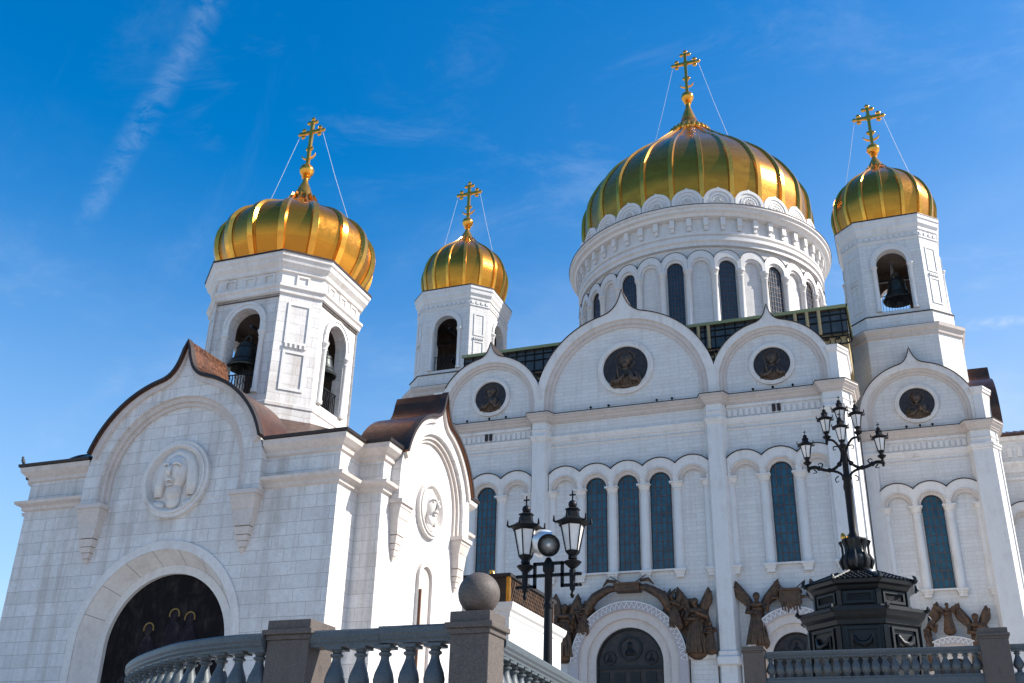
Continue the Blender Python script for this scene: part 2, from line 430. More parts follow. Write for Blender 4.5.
def arch_unit(cx, half, zcap, ztop, zval, r_in, z_in, y, mb_plain, mb_warm, mb_flash, dep=.5):
    """one bay of a blind arcade: projecting archivolt with its hood line"""
    R = ((ztop-zval)**2+half**2)/(2*(ztop-zval)); zc = ztop-R
    a0 = math.acos(half/R); n = 18
    out = [(cx+half, zcap)]+arc(cx, zc, R, a0, PI-a0, n)+[(cx-half, zcap)]
    mid = [(cx+r_in*1.30, zcap)]+arc(cx, z_in, r_in*1.30, 0, PI, n)+[(cx-r_in*1.30, zcap)]
    inn = [(cx+r_in, zcap)]+arc(cx, z_in, r_in, 0, PI, n)+[(cx-r_in, zcap)]
    mb_plain.band(out, mid, y-dep, y+.05)
    mb_warm.band(mid, inn, y-dep*.6, y+.05)
    # roll moulding of beads round the inner ring
    for i in range(2, n):
        a = PI*(i-.5)/(n-1)*.94+.09
        mb_warm.box(cx+r_in*1.38*math.cos(a)-.05, cx+r_in*1.38*math.cos(a)+.05, y-dep-.07, y-dep+.02, z_in+r_in*1.38*math.sin(a)-.05, z_in+r_in*1.38*math.sin(a)+.05)
    hood = arc(cx, zc, R, a0, PI-a0, n)
    mb_flash.band(offset_line(hood, .08), hood, y-dep-.08, y+.05)

def column_mb(r, z0, z1, cap, base):
    mb = MB()
    mb.lathe([(r*1.18, z0), (r*1.18, z0+.12), (r*1.02, z0+.22), (r, z0+.3), (r*.93, z1), (r*.93, z1)], 16)
    return mb
def place_columns(root, xs, y, r, z0, z1, zcap_top, corbel, capmat='trim'):
    proto = None
    for x in xs:
        if proto is None:
            mb = column_mb(r, z0, z1, 0, 0); mb.M = Matrix.Identity(4)
            mb.v = [v+Vector((x, y, 0)) for v in mb.v]
            c = mb.build('column', 'trim_clean', root, autos=40)
            q = MB(); q.lathe([(r*.95, z1), (r*1.1, z1+.06), (r*1.0, z1+.14), (r*1.15, z1+.3), (r*1.32, z1+.5), (r*1.4, zcap_top-.14)], 16, (x, y))
            q.box(x-r*1.42, x+r*1.42, y-r*1.42, y+r*1.2, zcap_top-.14, zcap_top)
            q.build('capital', capmat, c, autos=40)
            q = MB(); q.box(x-r*.8, x+r*.8, y-r*.95, y, corbel, corbel+.3); q.box(x-r*1.0, x+r*1.0, y-r*1.1, y, corbel+.3, z0-.2); q.box(x-r*1.2, x+r*1.2, y-r*1.3, y, z0-.2, z0); q.build('corbel', capmat, c, autos=40)
            proto = (c, x)
        else: copy_tree(proto[0], root, (x-proto[1], 0, 0))
def window(root, cx, y, half, z0, zs, name='window', glass='window', nx=4, dz=.8, xs=None, proto=None):
    mb = MB(); mb.slab(arc(cx, zs, half, 0, PI, 14)+[(cx-half, z0), (cx+half, z0)], y-.03, y+.02)
    w = mb.build(name, glass, root)
    q = MB(); t = .035
    for i in range(1, nx):
        x = cx-half+2*half*i/nx; h = math.sqrt(max(half**2-(x-cx)**2, 0))
        q.box(x-t, x+t, y-.075, y-.035, z0, zs+h-.02)
    z = z0+dz
    while z < zs+half*.85:
        hw = half if z < zs else math.sqrt(half**2-(z-zs)**2)
        q.box(cx-hw+.01, cx+hw-.01, y-.07, y-.036, z-t*.8, z+t*.8); z += dz
    q.build('window_grille', 'grille', w)
    q = MB(); n = 14
    oo = [(cx+half, z0)]+arc(cx, zs, half, 0, PI, n)+[(cx-half, z0)]
    ii = [(cx+half-.07, z0)]+arc(cx, zs, half-.07, 0, PI, n)+[(cx-half+.07, z0)]
    q.band(oo, ii, y-.11, y+.02); q.build('window_frame', 'bronze_dark', w)
    return w

def gable(root, cx, y, R, zc, ztip, zfoot, xf, r_ring, r_in, depth, mat='marble', name='gable', fl='flash', front=.55, flt=.07, flw=.10, zfl=-99):
    O = ogee(R, zc, ztip, zfoot, xf, cx=cx); n = len(O)
    if zfoot < zc-.01: I = archline(r_ring, zc, zfoot, n, cx); I2 = archline(r_in, zc, zfoot, n, cx)
    else: I = archline(r_ring, zc, zfoot, n, cx); I2 = archline(r_in, zc, zfoot, n, cx)
    mb = MB(); mb.band(O, I, y-front, y+depth); gb = mb.build(name, 'trim' if mat == 'marble' else mat, root)
    mid = [( (a[0]*.45+b[0]*.55), (a[1]*.45+b[1]*.55)) for a, b in zip(I, I2)]
    q = MB(); q.band(I, mid, y-front*.62, y+.3); q.band(mid, I2, y-front*.32, y+.3); q.build('archivolt', 'archi', gb)
    q = MB(); q.slab(I2, y-.015, y+.6); q.build('tympanum', mat, gb)
    Of = [p for p in O if p[1] > zfl]
    q = MB(); q.band(offset_line(Of, flt), Of, y-front-flw, y+depth); q.build('flashing', fl, gb)
    return gb
def bust(mb, cx, y, zc, r):
    """half figure with a halo, in relief"""
    mb.ball((cx, y, zc+r*.34), r*.22, 14, 10, (1, .8, 1.25)); mb.ball((cx, y+.02, zc+r*.42), r*.27, 12, 8, (1, .4, 1.0))
    mb.ball((cx, y-.02*r, zc-r*.02), r*.13, 10, 8, (1, .8, 1.2))
    mb.ball((cx, y, zc-r*.38), r*.46, 16, 10, (1.15, .4, .85))
    mb.ball((cx-r*.36, y, zc-r*.48), r*.26, 12, 8, (1, .5, 1.3)); mb.ball((cx+r*.36, y, zc-r*.48), r*.26, 12, 8, (1, .5, 1.3))
    mb.tube([(cx-r*.5, y-.1*r, zc-r*.5), (cx-r*.2, y-.22*r, zc-r*.52), (cx+r*.02, y-.25*r, zc-r*.28)], [r*.12, r*.1, r*.06])
    mb.tube([(cx+r*.5, y-.1*r, zc-r*.5), (cx+r*.28, y-.22*r, zc-r*.5), (cx+r*.2, y-.25*r, zc-r*.16)], [r*.12, r*.1, r*.06])
    mb.ball((cx, y-.16*r, zc+r*.34), r*.045, 8, 6, (1, 1, 1.6))
    rnd = random.Random(int(cx*10)+77)
    for i in range(9):
        u = -.55+1.1*i/8; mb.tube([(cx+r*u*.55, y-.12*r, zc-r*.12-abs(u)*r*.2), (cx+r*u*.8+r*rnd.uniform(-.06, .06), y-.2*r, zc-r*.42), (cx+r*u*.95, y-.12*r, zc-r*.68)], [r*.02, r*.045, r*.03], 6)
    if rnd.random() < .5: mb.box(cx+r*.05, cx+r*.38, y-.3*r, y-.2*r, zc-r*.42, zc-r*.02)
    else: mb.tube([(cx-r*.2, y-.26*r, zc-r*.5), (cx-r*.28, y-.26*r, zc+r*.3)], r*.03, 6)
    mb.ball((cx, y-.1*r, zc+r*.14), r*.12, 10, 8, (1, .8, 1.2))
    hal = [(cx+r*.36*math.cos(a), y+.02*r, zc+r*.36+r*.36*math.sin(a)) for a in [2*PI*i/24 for i in range(25)]]
    mb.tube(hal, r*.035, 6)
def medallion(root, cx, y, zc, r, mat='bronze', back='bronze_dark', ring='trim', rel=True):
    mb = MB(); c = arc(cx, zc, r, 0, 2*PI, 40)[:-1]; mb.slab(c, y-.06, y+.1)
    md = mb.build('medallion', back, root)
    q = MB(); q.band(arc(cx, zc, r*1.23, 0, 2*PI, 40)[:-1], arc(cx, zc, r, 0, 2*PI, 40)[:-1], y-.22, y+.05, True)
    q.band(arc(cx, zc, r*1.13, 0, 2*PI, 40)[:-1], arc(cx, zc, r*1.04, 0, 2*PI, 40)[:-1], y-.27, y-.2, True)
    q.build('medallion_ring', ring, md)
    b = MB(); bust(b, cx, y-.1, zc-r*.06, r*1.2)
    b.build('relief_figure', 'bronze_mid', md, smooth=True)
    return md
def cross_mb(z0, ztop, span, zarm, t):
    """budded cross: returns a mesh builder, arms along x"""
    mb = MB(); w = t
    mb.box(-w, w, -w, w, z0, ztop-w*5); mb.box(-span/2+w*4, span/2-w*4, -w*.95, w*.95, zarm-w, zarm+w)
    def bud(x, z, dx, dz):
        k = t*2.0
        mb.ball((x, 0, z), k*.95, 10, 8, (1, .5, 1))
        mb.ball((x+dx*k*1.35, 0, z+dz*k*1.35), k*.8, 10, 8, (1, .5, 1))
        mb.ball((x+dz*k*1.35, 0, z+dx*k*1.35), k*.8, 10, 8, (1, .5, 1)); mb.ball((x-dz*k*1.35, 0, z-dx*k*1.35), k*.8, 10, 8, (1, .5, 1))
    bud(0, ztop-t*5.2, 0, 1); bud(span/2-t*5, zarm, 1, 0); bud(-span/2+t*5, zarm, -1, 0)
    zl = zarm-(ztop-zarm)*1.02; bud(0, zl, 0, -.5)
    d = t*3.7
    mb.add([(-d, 0, zarm), (0, -t*1.6, zarm), (d, 0, zarm), (0, t*1.6, zarm), (0, 0, zarm+d), (0, 0, zarm-d)], [(0, 1, 4), (1, 2, 4), (2, 3, 4), (3, 0, 4), (1, 0, 5), (2, 1, 5), (3, 2, 5), (0, 3, 5)])
    zc = z0+(zl-z0)*.38; rr_ = t*5
    mb.tube([(rr_*math.cos(a), 0, zc+rr_*.7+rr_*.7*math.sin(a)) for a in [PI+PI*i/12 for i in range(13)]], [t*.3+t*.5*math.sin(PI*i/12) for i in range(13)], 6)
    return mb
def spline(prof, n=6):
    out = []
    for i in range(len(prof)-1):
        p0, p1, p2, p3 = (Vector(prof[max(0, min(len(prof)-1, j))]) for j in (i-1, i, i+1, i+2))
        for k in range(n):
            t = k/n; q = .5*((2*p1)+(-p0+p2)*t+(2*p0-5*p1+4*p2-p3)*t*t+(-p0+3*p1-3*p2+p3)*t**3); out.append((q.x, q.y))
    out.append(tuple(prof[-1])); return out
def dome(root, cx, cy, prof, nrib, ribw, ball, ztop, span, zarm, t, cable, name='gilded_dome', crown=None):
    P = spline(prof, 8)
    mb = MB(); mb.lathe(P, nrib, (cx, cy))          # sheet panels are straight from rib to rib
    d = mb.build(name, 'gold', root, autos=360/nrib*.72, cyl=(cx, cy, max(r for r, z in prof)))
    zr = [i for i, (r, z) in enumerate(P) if r > max(q for q, _ in P)*.12]
    rp = P[:zr[-1]+1]
    # one rib, then copies turned about the dome axis
    q = MB(); vs = []; n = len(rp)
    for r, z in rp:
        w = min(ribw, r*PI/nrib*.55)
        for dx, dr in ((-w/2, -.02), (-w*.36, ribw*.42), (w*.36, ribw*.42), (w/2, -.02)): vs.append((dx, -(r+dr), z))
    fs = [(i*4+k, i*4+k+1, (i+1)*4+k+1, (i+1)*4+k) for i in range(n-1) for k in range(3)]
    q.M = Matrix.Translation((cx, cy, 0)); q.add(vs, fs)
    rib = q.build('rib', 'goldtrim', d, autos=35)
    piv = Vector((cx, cy, 0))*XF['s']+XF['o']-rootloc(d)
    for k in range(1, nrib): copy_tree(rib, d, (0, 0, 0), 2*PI*k/nrib, piv)
    # collar of leaves, neck, ball
    zb, rb = ball
    q = MB()
    rc, zc = crown
    for k in range(nrib):
        a = 2*PI*(k+.5)/nrib
        q.ball((cx+rc*math.sin(a), cy-rc*math.cos(a), zc), rc*.16, 8, 6, (1, 1, 1.5))
        q.ball((cx+rc*.62*math.sin(a), cy-rc*.62*math.cos(a), zc+rc*.42), rc*.12, 8, 6, (1, 1, 1.6))
    q.lathe([(rc*1.06, zc-rc*.12), (rc*1.12, zc-rc*.05), (rc*1.02, zc+rc*.05)], 48, (cx, cy), capb=False, capt=False)
    q.lathe([(P[-1][0]*1.05, P[-1][1]-.05), (P[-1][0]*.62, P[-1][1]*.55+(zb-rb)*.45), (rb*.42, P[-1][1]*.3+(zb-rb)*.7), (rb*.36, zb-rb*1.3), (rb*.6, zb-rb*1.16), (rb*.38, zb-rb*1.02), (rb*.38, zb)], 20, (cx, cy))
    q.build('finial_neck', 'goldtrim', d, autos=40)
    MB().ball((cx, cy, zb), rb, 24, 14).build('finial_ball', 'goldtrim', d, smooth=True)
    q = cross_mb(zb+rb*.9, ztop, span, zarm, t); q.v = [v+Vector((cx, cy, 0)) for v in q.v]
    cr = q.build('dome_cross', 'goldtrim', root, autos=45)
    for sx in (-1, 1):
        a = (cx+sx*span*.40, cy, zarm-.2)
        b = (cx+sx*cable[0], cy+cable[2]*0, cable[1])
        MB().tube([a, ((a[0]+b[0])/2, cy, (a[2]+b[2])/2-.02*abs(a[2]-b[2])), b], cable[3], 5).build('stay_cable', 'cable', cr)
    return d

def octagon(w, a): return [(-w, -a), (w, -a), (a, -w), (a, w), (w, a), (-w, a), (-a, w), (-a, -w)]
def oct_ring(w1, a1, w0, a0, z0, z1):
    mb = MB(); A = octagon(w1, a1); B = octagon(w0, a0); n = 8
    mb.add([(x, y, z0) for x, y in A]+[(x, y, z1) for x, y in A]+[(x, y, z0) for x, y in B]+[(x, y, z1) for x, y in B],
           [f for i in range(8) for j in ((i+1) % 8,) for f in ((i, j, n+j, n+i), (2*n+j, 2*n+i, 3*n+i, 3*n+j), (n+i, n+j, 3*n+j, 3*n+i), (j, i, 2*n+i, 2*n+j))])
    return mb
def belfry(root, w, a, zb, ztop, half, spring, zsill, th, zcap, mat, name='bell_tower', panels=(), rec=.0, u=1.0):
    """octagonal belfry: four open arched faces, four panelled diagonal faces; local axis at the origin"""
    mb = MB(); inn = MB(); trim = MB(); cols = []; rails = []; n = 16
    for k in range(4):
        F = Matrix.Rotation(PI/2*k, 4, 'Z') @ Matrix.Translation((0, -a+rec, 0))
        mb.M = F; inn.M = F
        if rec:
            for sx in (-1, 1): mb.add([(sx*w, -rec, zb), (sx*w, th, zb), (sx*w, th, ztop), (sx*w, -rec, ztop)], [(0, 1, 2, 3) if sx < 0 else (3, 2, 1, 0)])
            mb.add([(-w, -rec, zb), (w, -rec, zb), (w, -rec, zsill-.3*u), (-w, -rec, zsill-.3*u), (-w, 0, zsill-.3*u), (w, 0, zsill-.3*u)], [(0, 1, 2, 3), (3, 2, 5, 4)])
            mb.add([(-w, -rec, ztop), (w, -rec, ztop), (w, -rec, spring+half*1.75), (-w, -rec, spring+half*1.75), (-w, 0, spring+half*1.75), (w, 0, spring+half*1.75)], [(3, 2, 1, 0), (4, 5, 2, 3)])
        A = arc(0, spring, half, 0, PI, n)
        top = [(half+(w-half)*0+0, 0)]
        # jambs, sill block, spandrel
        for y0, fl in ((0, 0), (th, 1)):
            polys = [[(-w, zsill), (-half, zsill), (-half, spring), (-w, spring)], [(half, zsill), (w, zsill), (w, spring), (half, spring)],
                     [(-w, zb), (w, zb), (w, zsill), (-w, zsill)]]
            up = [(w, spring)]+[(x, z) for x, z in A]+[(-w, spring), (-w, ztop), (w, ztop)]
            up = [(w, spring)]+A+[(-w, spring), (-w, ztop), (w, ztop)]
            polys.append(list(reversed(up)))
            for P in polys:
                f = tuple(range(len(P)))
                (inn if fl else mb).add([(x, y0, z) for x, z in P], [f if not fl else f[::-1]])
        J = [(half, zsill)]+A+[(-half, zsill)]
        m_ = len(J); mb.add([(x, 0, z) for x, z in J]+[(x, th, z) for x, z in J], [(i, m_+i, m_+i+1, i+1) for i in range(m_-1)])
        mb.add([(-half, 0, zsill), (half, 0, zsill), (half, th, zsill), (-half, th, zsill)], [(0, 1, 2, 3)])
        trim.M = F
        ro = half*1.36
        trim.band([(ro, zcap)]+arc(0, spring, ro, 0, PI, n)+[(-ro, zcap)], [(half, zcap)]+arc(0, spring, half, 0, PI, n)+[(-half, zcap)], -.14*u, .02)
        trim.band(arc(0, spring, ro*1.0, 0, PI, n), arc(0, spring, ro*.9, 0, PI, n), -.2*u, -.13*u)
        for sx in (-1, 1):
            c = MB(); c.M = F; r = (ro-half)*.42; cx_ = sx*(half+ro)/2
            c.lathe([(r*1.3, zsill), (r*1.3, zsill+.2*u), (r, zsill+.35*u), (r*.9, zcap-.6*u), (r*1.2, zcap-.5*u), (r*1.0, zcap-.42*u), (r*1.5, zcap-.12*u), (r*1.6, zcap-.1*u), (r*1.6, zcap)], 14, (cx_, -.06*u))
            cols.append(c)
        rl = MB(); rl.M = F; hr = zsill+(zcap-zsill)*.36
        rl.box(-half, half, th*.4, th*.4+.06*u, hr, hr+.07*u); rl.box(-half, half, th*.4, th*.4+.05*u, zsill+.12*u, zsill+.18*u)
        nb = 11
        for i in range(nb):
            x = -half+2*half*(i+.5)/nb; rl.box(x-.022*u, x+.022*u, th*.4, th*.4+.05*u, zsill, hr)
            if i % 2: rl.tube([(x+half/nb*2*.8*math.cos(q), th*.4, hr-.42*u+.3*u*math.sin(q)) for q in [2*PI*j/10 for j in range(11)]], .018*u, 4)
        rails.append(rl)
        # diagonal face
        s2 = (a-w)*math.sqrt(2)/2; dd = (a+w)/math.sqrt(2)
        F2 = Matrix.Rotation(PI/2*k+PI/4, 4, 'Z') @ Matrix.Translation((0, -dd, 0))
        mb.M = F2; inn.M = F2; sw = s2
        for y0, fl in ((0, 0), (th, 1)):
            (inn if fl else mb).add([(-sw, y0, zb), (sw, y0, zb), (sw, y0, ztop), (-sw, y0, ztop)], [(0, 1, 2, 3) if not fl else (3, 2, 1, 0)])
        trim.M = F2
        for (z0, z1) in panels:                      # recessed-looking panels: raised frames
            pw = sw*.42; fwid = sw*.13
            trim.band([(pw+fwid, z1+fwid), (-pw-fwid, z1+fwid), (-pw-fwid, z0-fwid), (pw+fwid, z0-fwid)], [(pw, z1), (-pw, z1), (-pw, z0), (pw, z0)], -.07*u, .02, True)
        for i in range(5): trim.box(-sw*.5+i*sw*.22, -sw*.5+i*sw*.22+sw*.1, -.16*u, .02, panels[0][1]+sw*.26, panels[0][1]+sw*.26+.28*u)
    t = mb.build(name, mat, root)
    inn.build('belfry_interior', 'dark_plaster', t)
    trim.build('belfry_moulding', 'trim_clean', t)
    for c in cols: c.build('belfry_column', 'trim_clean', t, autos=40)
    for rl in rails: rl.build('belfry_railing', 'iron', t)
    b2 = MB(); b2.box(-half*.1, half*.1, -a+th, a-th, spring+half*.12, spring+half*.12+.2*u); b2.box(-a+th, a-th, -half*.1, half*.1, spring+half*.12, spring+half*.12+.2*u); b2.build('bell_beam', 'bronze_dark', t)
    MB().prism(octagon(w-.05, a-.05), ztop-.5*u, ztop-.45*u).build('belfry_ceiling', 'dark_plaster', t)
    MB().prism(octagon(w-.05, a-.05), zsill-.3*u, zsill-.2*u).build('belfry_floor', 'trim', t)
    return t
def bell(x, y, ztop, r, label, group):
    """a hanging bell; its crown loop sits at ztop"""
    base = ztop-r*2.25
    t = thing('bell', label, 'bell', (x, y, base), group)
    prof = [(r*1.0, 0), (r*1.02, r*.08), (r*.9, r*.28), (r*.74, r*.6), (r*.64, r*1.0), (r*.58, r*1.4), (r*.5, r*1.62), (r*.3, r*1.74), (.02, r*1.76)]
    mb = MB(); mb.lathe([(p, z+base) for p, z in prof], 32, (x, y), capb=False); mb.lathe([(r*.93, base), (r*.6, base+r*.7), (r*.5, base+r*1.5)], 32, (x, y), capb=False)
    mb.build('bell_body', 'bell', t, autos=40)
    q = MB()
    for zz in (.12, .5, 1.3): 
        rr2 = {.12: 1.0, .5: .80, 1.3: .61}[zz]*r
        q.lathe([(rr2, base+zz*r-.03*r), (rr2+.04*r, base+zz*r), (rr2, base+zz*r+.03*r)], 32, (x, y), capb=False, capt=False)
    q.build('bell_band', 'bell', t, autos=40)
    q = MB(); q.tube([(x+r*.22*math.cos(w), y, base+r*1.9+r*.3*math.sin(w)) for w in [2*PI*i/16 for i in range(17)]], r*.07, 6); q.build('bell_crown', 'bell', t, smooth=True)
    q = MB(); q.tube([(x, y, base+r*1.5), (x, y, base+r*.1)], r*.05, 6); q.ball((x, y, base+r*.05), r*.15, 12, 8); q.build('clapper', 'iron', t, smooth=True)
    return t

# ================================================================== CATHEDRAL
setxf()
YD, XT, YT, YC = 42.33, 25.1, 19.4, 13.5
cath = thing('cathedral', 'huge white marble cathedral with a broad ribbed golden main dome above its arched facade', 'cathedral', (0, YD, -2.1))
# --- masses
fwall = MB(); fwall.box(-19.6, 19.6, 0, 16, -2.1, 28.43); fwall.build('facade_wall', 'marble', cath)
mb = MB(); mb.box(-19.6, 19.6, 15.9, 69, -2.1, 34.5); mb.build('nave_wall', 'marble', cath)
for sx in (-1, 1):
    mb = MB(); mb.box(min(sx*19.65, sx*31.5), max(sx*19.65, sx*31.5), YC, 26, -2.1, 28.43); mb.build('corner_wall', 'marble', cath)
    mb = MB(); mb.box(min(sx*19.6, sx*42.3), max(sx*19.6, sx*42.3), 22.7, 62, -2.1, 30.0); tw = mb.build('transept_wall', 'marble', cath)
    q = MB(); x0, x1 = (31.5, 42.9) if sx > 0 else (-42.9, -31.5)
    q.add([(x0, 22.2, 30.0), (x1, 22.2, 30.0), (x1, 62.6, 30.0), (x0, 62.6, 30.0), (x0, 30, 33), (x1-sx*0, 30, 33), (x1, 55, 33), (x0, 55, 33), (x0, 22.2, 30.25), (x1, 22.2, 30.25), (x1, 62.6, 30.25), (x0, 62.6, 30.25)],
          [(0, 1, 9, 8), (1, 2, 10, 9), (2, 3, 11, 10), (8, 9, 5, 4), (9, 10, 6, 5), (10, 11, 7, 6), (4, 5, 6, 7)])
    for i in range(16):
        xx = x0+(x1-x0)*(i+.5)/16; q.add([(xx-.06, 22.15, 30.3), (xx+.06, 22.15, 30.3), (xx+.06, 30, 33.12), (xx-.06, 30, 33.12), (xx-.06, 22.15, 30.1), (xx+.06, 22.15, 30.1), (xx+.06, 30, 32.9), (xx-.06, 30, 32.9)], [(0, 1, 2, 3), (0, 4, 5, 1), (0, 3, 7, 4), (1, 5, 6, 2)])
    q.build('copper_roof', 'copper', tw)
    q = MB(); pth = [(x0, 22.7), (x1, 22.7)]
    q.sweep(pth, [(0, 29.5), (.2, 29.6), (.3, 29.85), (.35, 29.98), (0, 29.98)]); q.sweep(pth, [(0, 26.2), (.15, 26.3), (.2, 26.7), (.5, 27.1), (.55, 27.3), (0, 27.3)]); q.sweep(pth, [(0, 25.4), (.2, 25.5), (.2, 25.8), (0, 25.9)])
    for i in range(12): xx = x0+.6+i*.92; q.box(xx, xx+.45, 22.6, 22.75, 27.9, 28.9)
    q.build('cornice', 'trim', tw)
# --- pilasters
def pil_poly(cx, y, w=.98, d=.85, f=.62): return [(cx-w, y), (cx-f, y-d), (cx+f, y-d), (cx+w, y)]
def pilaster(poly, z0, z1, root):
    mb = MB(); mb.prism(poly, z0, z1); p = mb.build('pilaster', 'trim_clean', root)
    path = poly
    q = MB(); q.sweep(path, [(0, 25.75), (.10, 25.85), (.10, 26.0), (.2, 26.1), (.2, 26.3), (0, 26.4)])
    q.build('pilaster_moulding', 'trim', p); q = MB(); q.sweep(path, [(0, 26.75), (.08, 26.85), (.0, 27.0)]); q.build('pilaster_moulding', 'trim', p); q = MB()
    q.sweep(path, [(0, 6.6), (.12, 6.5), (.12, 6.2), (.28, 6.05), (.3, 5.5), (0, 5.4)][::-1])
    q.build('pilaster_moulding', 'trim', p)
    return p
PR = pil_poly(8.1, 0); PL = pil_poly(-8.1, 0)
ER = [(17.15, 0), (17.4, -.85), (19.0, -.85), (19.7, .4), (19.7, 3)]
EL = [(-x, y) for x, y in reversed(ER)]
for P in (PL, PR, EL, ER): pilaster(P, -2.1, 28.0, cath)
CRs = {}
for sx in (1, -1):
    a = [(28.95, YC), (29.25, YC-.85), (30.95, YC-.85), (31.62, YC+.4), (31.62, YC+3)]
    b = [(19.7, YC-.45), (20.85, YC-.45), (20.95, YC)]
    if sx < 0: a = [(-x, y) for x, y in reversed(a)]; b = [(-x, y) for x, y in reversed(b)]
    CRs[sx] = (a, b)
    pilaster(a, -2.1, 28.0, cath); pilaster(b, -2.1, 28.0, cath)
# --- cornice, string course and frieze
path = EL[:-1]+[(-17.15, 0)]+PL+PR+[(17.15, 0)]+ER[1:]
def dedup(p):
    o = [p[0]]
    for q in p[1:]:
        if (Vector(q)-Vector(o[-1])).length > .02: o.append(q)
    return o
path = dedup(path)
mb = MB(); mb.sweep(path, cornice_prof(27.6)); cn = mb.build('cornice', 'trim_warm', cath)
mb = MB(); mb.sweep(path, [(.0, 28.43), (.66, 28.40), (.66, 28.47), (0, 28.52)]); mb.build('flashing', 'flash', cn)
def string_course(x0, x1, y, root, frieze):
    mb = MB(); mb.sweep([(x0, y), (x1, y)], [(0, 25.75), (.12, 25.8), (.12, 26.0), (.22, 26.1), (.26, 26.32), (0, 26.4)]); mb.sweep([(x0, y), (x1, y)], [(0, 25.3), (.1, 25.38), (0, 25.46)])
    s = mb.build('string_course', 'trim', root)
    if frieze:
        q = MB(); n = int((x1-x0)/.5)
        for i in range(n):
            xx = x0+(x1-x0)*(i+.5)/n
            q.slab(arc(xx, 27.0, .16, 0, PI, 6)+[(xx-.16, 26.5), (xx+.16, 26.5)], y-.09, y+.02)
        q.box(x0, x1, y-.13, y+.02, 27.3, 27.58); q.build('frieze', 'trim', s)
string_course(-7.1, 7.1, 0, cath, False)
for a, b in ((9.1, 17.2), (-17.2, -9.1)): string_course(a, b, 0, cath, True)
for a, b in ((20.95, 28.95), (-28.95, -20.95)): string_course(a, b, YC, cath, True)
for sx in (1, -1):
    a, b = CRs[sx]
    p = b+a if sx > 0 else a+b
    mb = MB(); mb.sweep(dedup(p), cornice_prof(27.6)); cn = mb.build('cornice', 'trim_warm', cath)
    mb = MB(); mb.sweep(dedup(p), [(.0, 28.43), (.66, 28.40), (.66, 28.47), (0, 28.52)]); mb.build('flashing', 'flash', cn)
# --- arcades with windows
def arcade(root, centres, half, y, wins, colx, colr=.42, z_in=21.05, r_in=.95, sill=13.47, nx=4):
    A, B, F = MB(), MB(), MB()
    for c in centres: arch_unit(c, half, 21.0, 23.21, 22.56, r_in, z_in, y, A, B, F)
    a = A.build('arcade', 'trim', root); B.build('archivolt', 'archi', a); F.build('flashing', 'flash', a)
    place_columns(root, colx, y+.04, colr, 13.4, 20.3, 21.0, 12.7)
    for c in wins: window(root, c, y, r_in-.02, sill, z_in, nx=nx)
    q = MB()
    if wins: q.box(min(wins)-1.1, max(wins)+1.1, y-.28, y+.02, sill-.16, sill-.01); q.build('window_sill', 'trim', root)
    # blind panels framed behind the outer arches
C5 = [.07+2.9*i for i in (-2, -1, 0, 1, 2)]
arcade(cath, C5, 1.45, 0, C5[1:4], [.07-1.45, .07+1.45, .07-4.35, .07+4.35, -7.05, 7.12])
for c in (13.35, -13.35): arcade(cath, [c-2.95, c, c+2.95], 1.475, 0, [c], [c-1.475, c+1.475, c-4.3, c+4.1])
for c in (25.1, -25.1): arcade(cath, [c-2.87, c, c+2.87], 1.435, YC, [c], [c-1.435, c+1.435, c-4.1, c+4.0])
for sx in (1, -1): arcade(cath, [sx*(33.6+2.9*i) for i in range(3)], 1.45, 22.7, [sx*36.5], [sx*(32.1+2.9*i) for i in range(4)])
# --- gables with medallions
def kg(cx, y, root, mid=False, depth=6):
    if mid:
        gable(root, cx, y-.06, 8.55, 29.5, 40.4, 28.43, 2.1, 7.75, 7.0, 6, zfl=32.6); medallion(root, cx+.12, y-.07, 32.4, 2.14)
    else:
        gable(root, cx, y, 5.25, 29.9, 36.75, 28.43, 1.25, 4.65, 4.1, depth, zfl=32.3); medallion(root, cx+.02, y, 31.05, 1.6)
kg(0, 0, cath, True); kg(13.35, 0, cath); kg(-13.35, 0, cath)
for sx in (1, -1): kg(sx*25.1, YC, cath, depth=1.0)
# end piers beside the outer gables, with small caps
def attic(poly, root):
    mb = MB(); mb.prism(poly, 28.43, 31.6); a = mb.build('attic_pier', 'trim_clean', root)
    q = MB(); q.sweep(poly, [(0, 31.3), (.12, 31.4), (.14, 31.6), (.22, 31.7), (.22, 31.9), (0, 31.95)]); q.prism(poly, 31.6, 31.93); q.build('attic_cap', 'trim', a)
attic([(18.2, 0), (18.25, -.62), (18.95, -.62), (19.65, .7), (19.65, 5), (18.2, 5)], cath); attic([(-19.65, 5), (-19.65, .7), (-18.95, -.62), (-18.25, -.62), (-18.2, 0), (-18.2, 5)][::1], cath)
attic([(30.0, YC), (30.05, YC-.62), (30.85, YC-.62), (31.55, YC+.7), (31.55, YC+2), (30, YC+2)], cath)
# gable on the outer side of each corner block, copper covered
for sx in (1, -1):
    PRE['m'] = Matrix.Translation((sx*31.5, 18.7, 0)) @ Matrix.Rotation(sx*PI/2, 4, 'Z')
    gable(cath, 0, 0, 4.5, 29.9, 36.0, 28.43, 1.1, 4.0, 3.5, 5, fl='copper', flt=.14, flw=.25)
    PRE['m'] = Matrix.Identity(4)
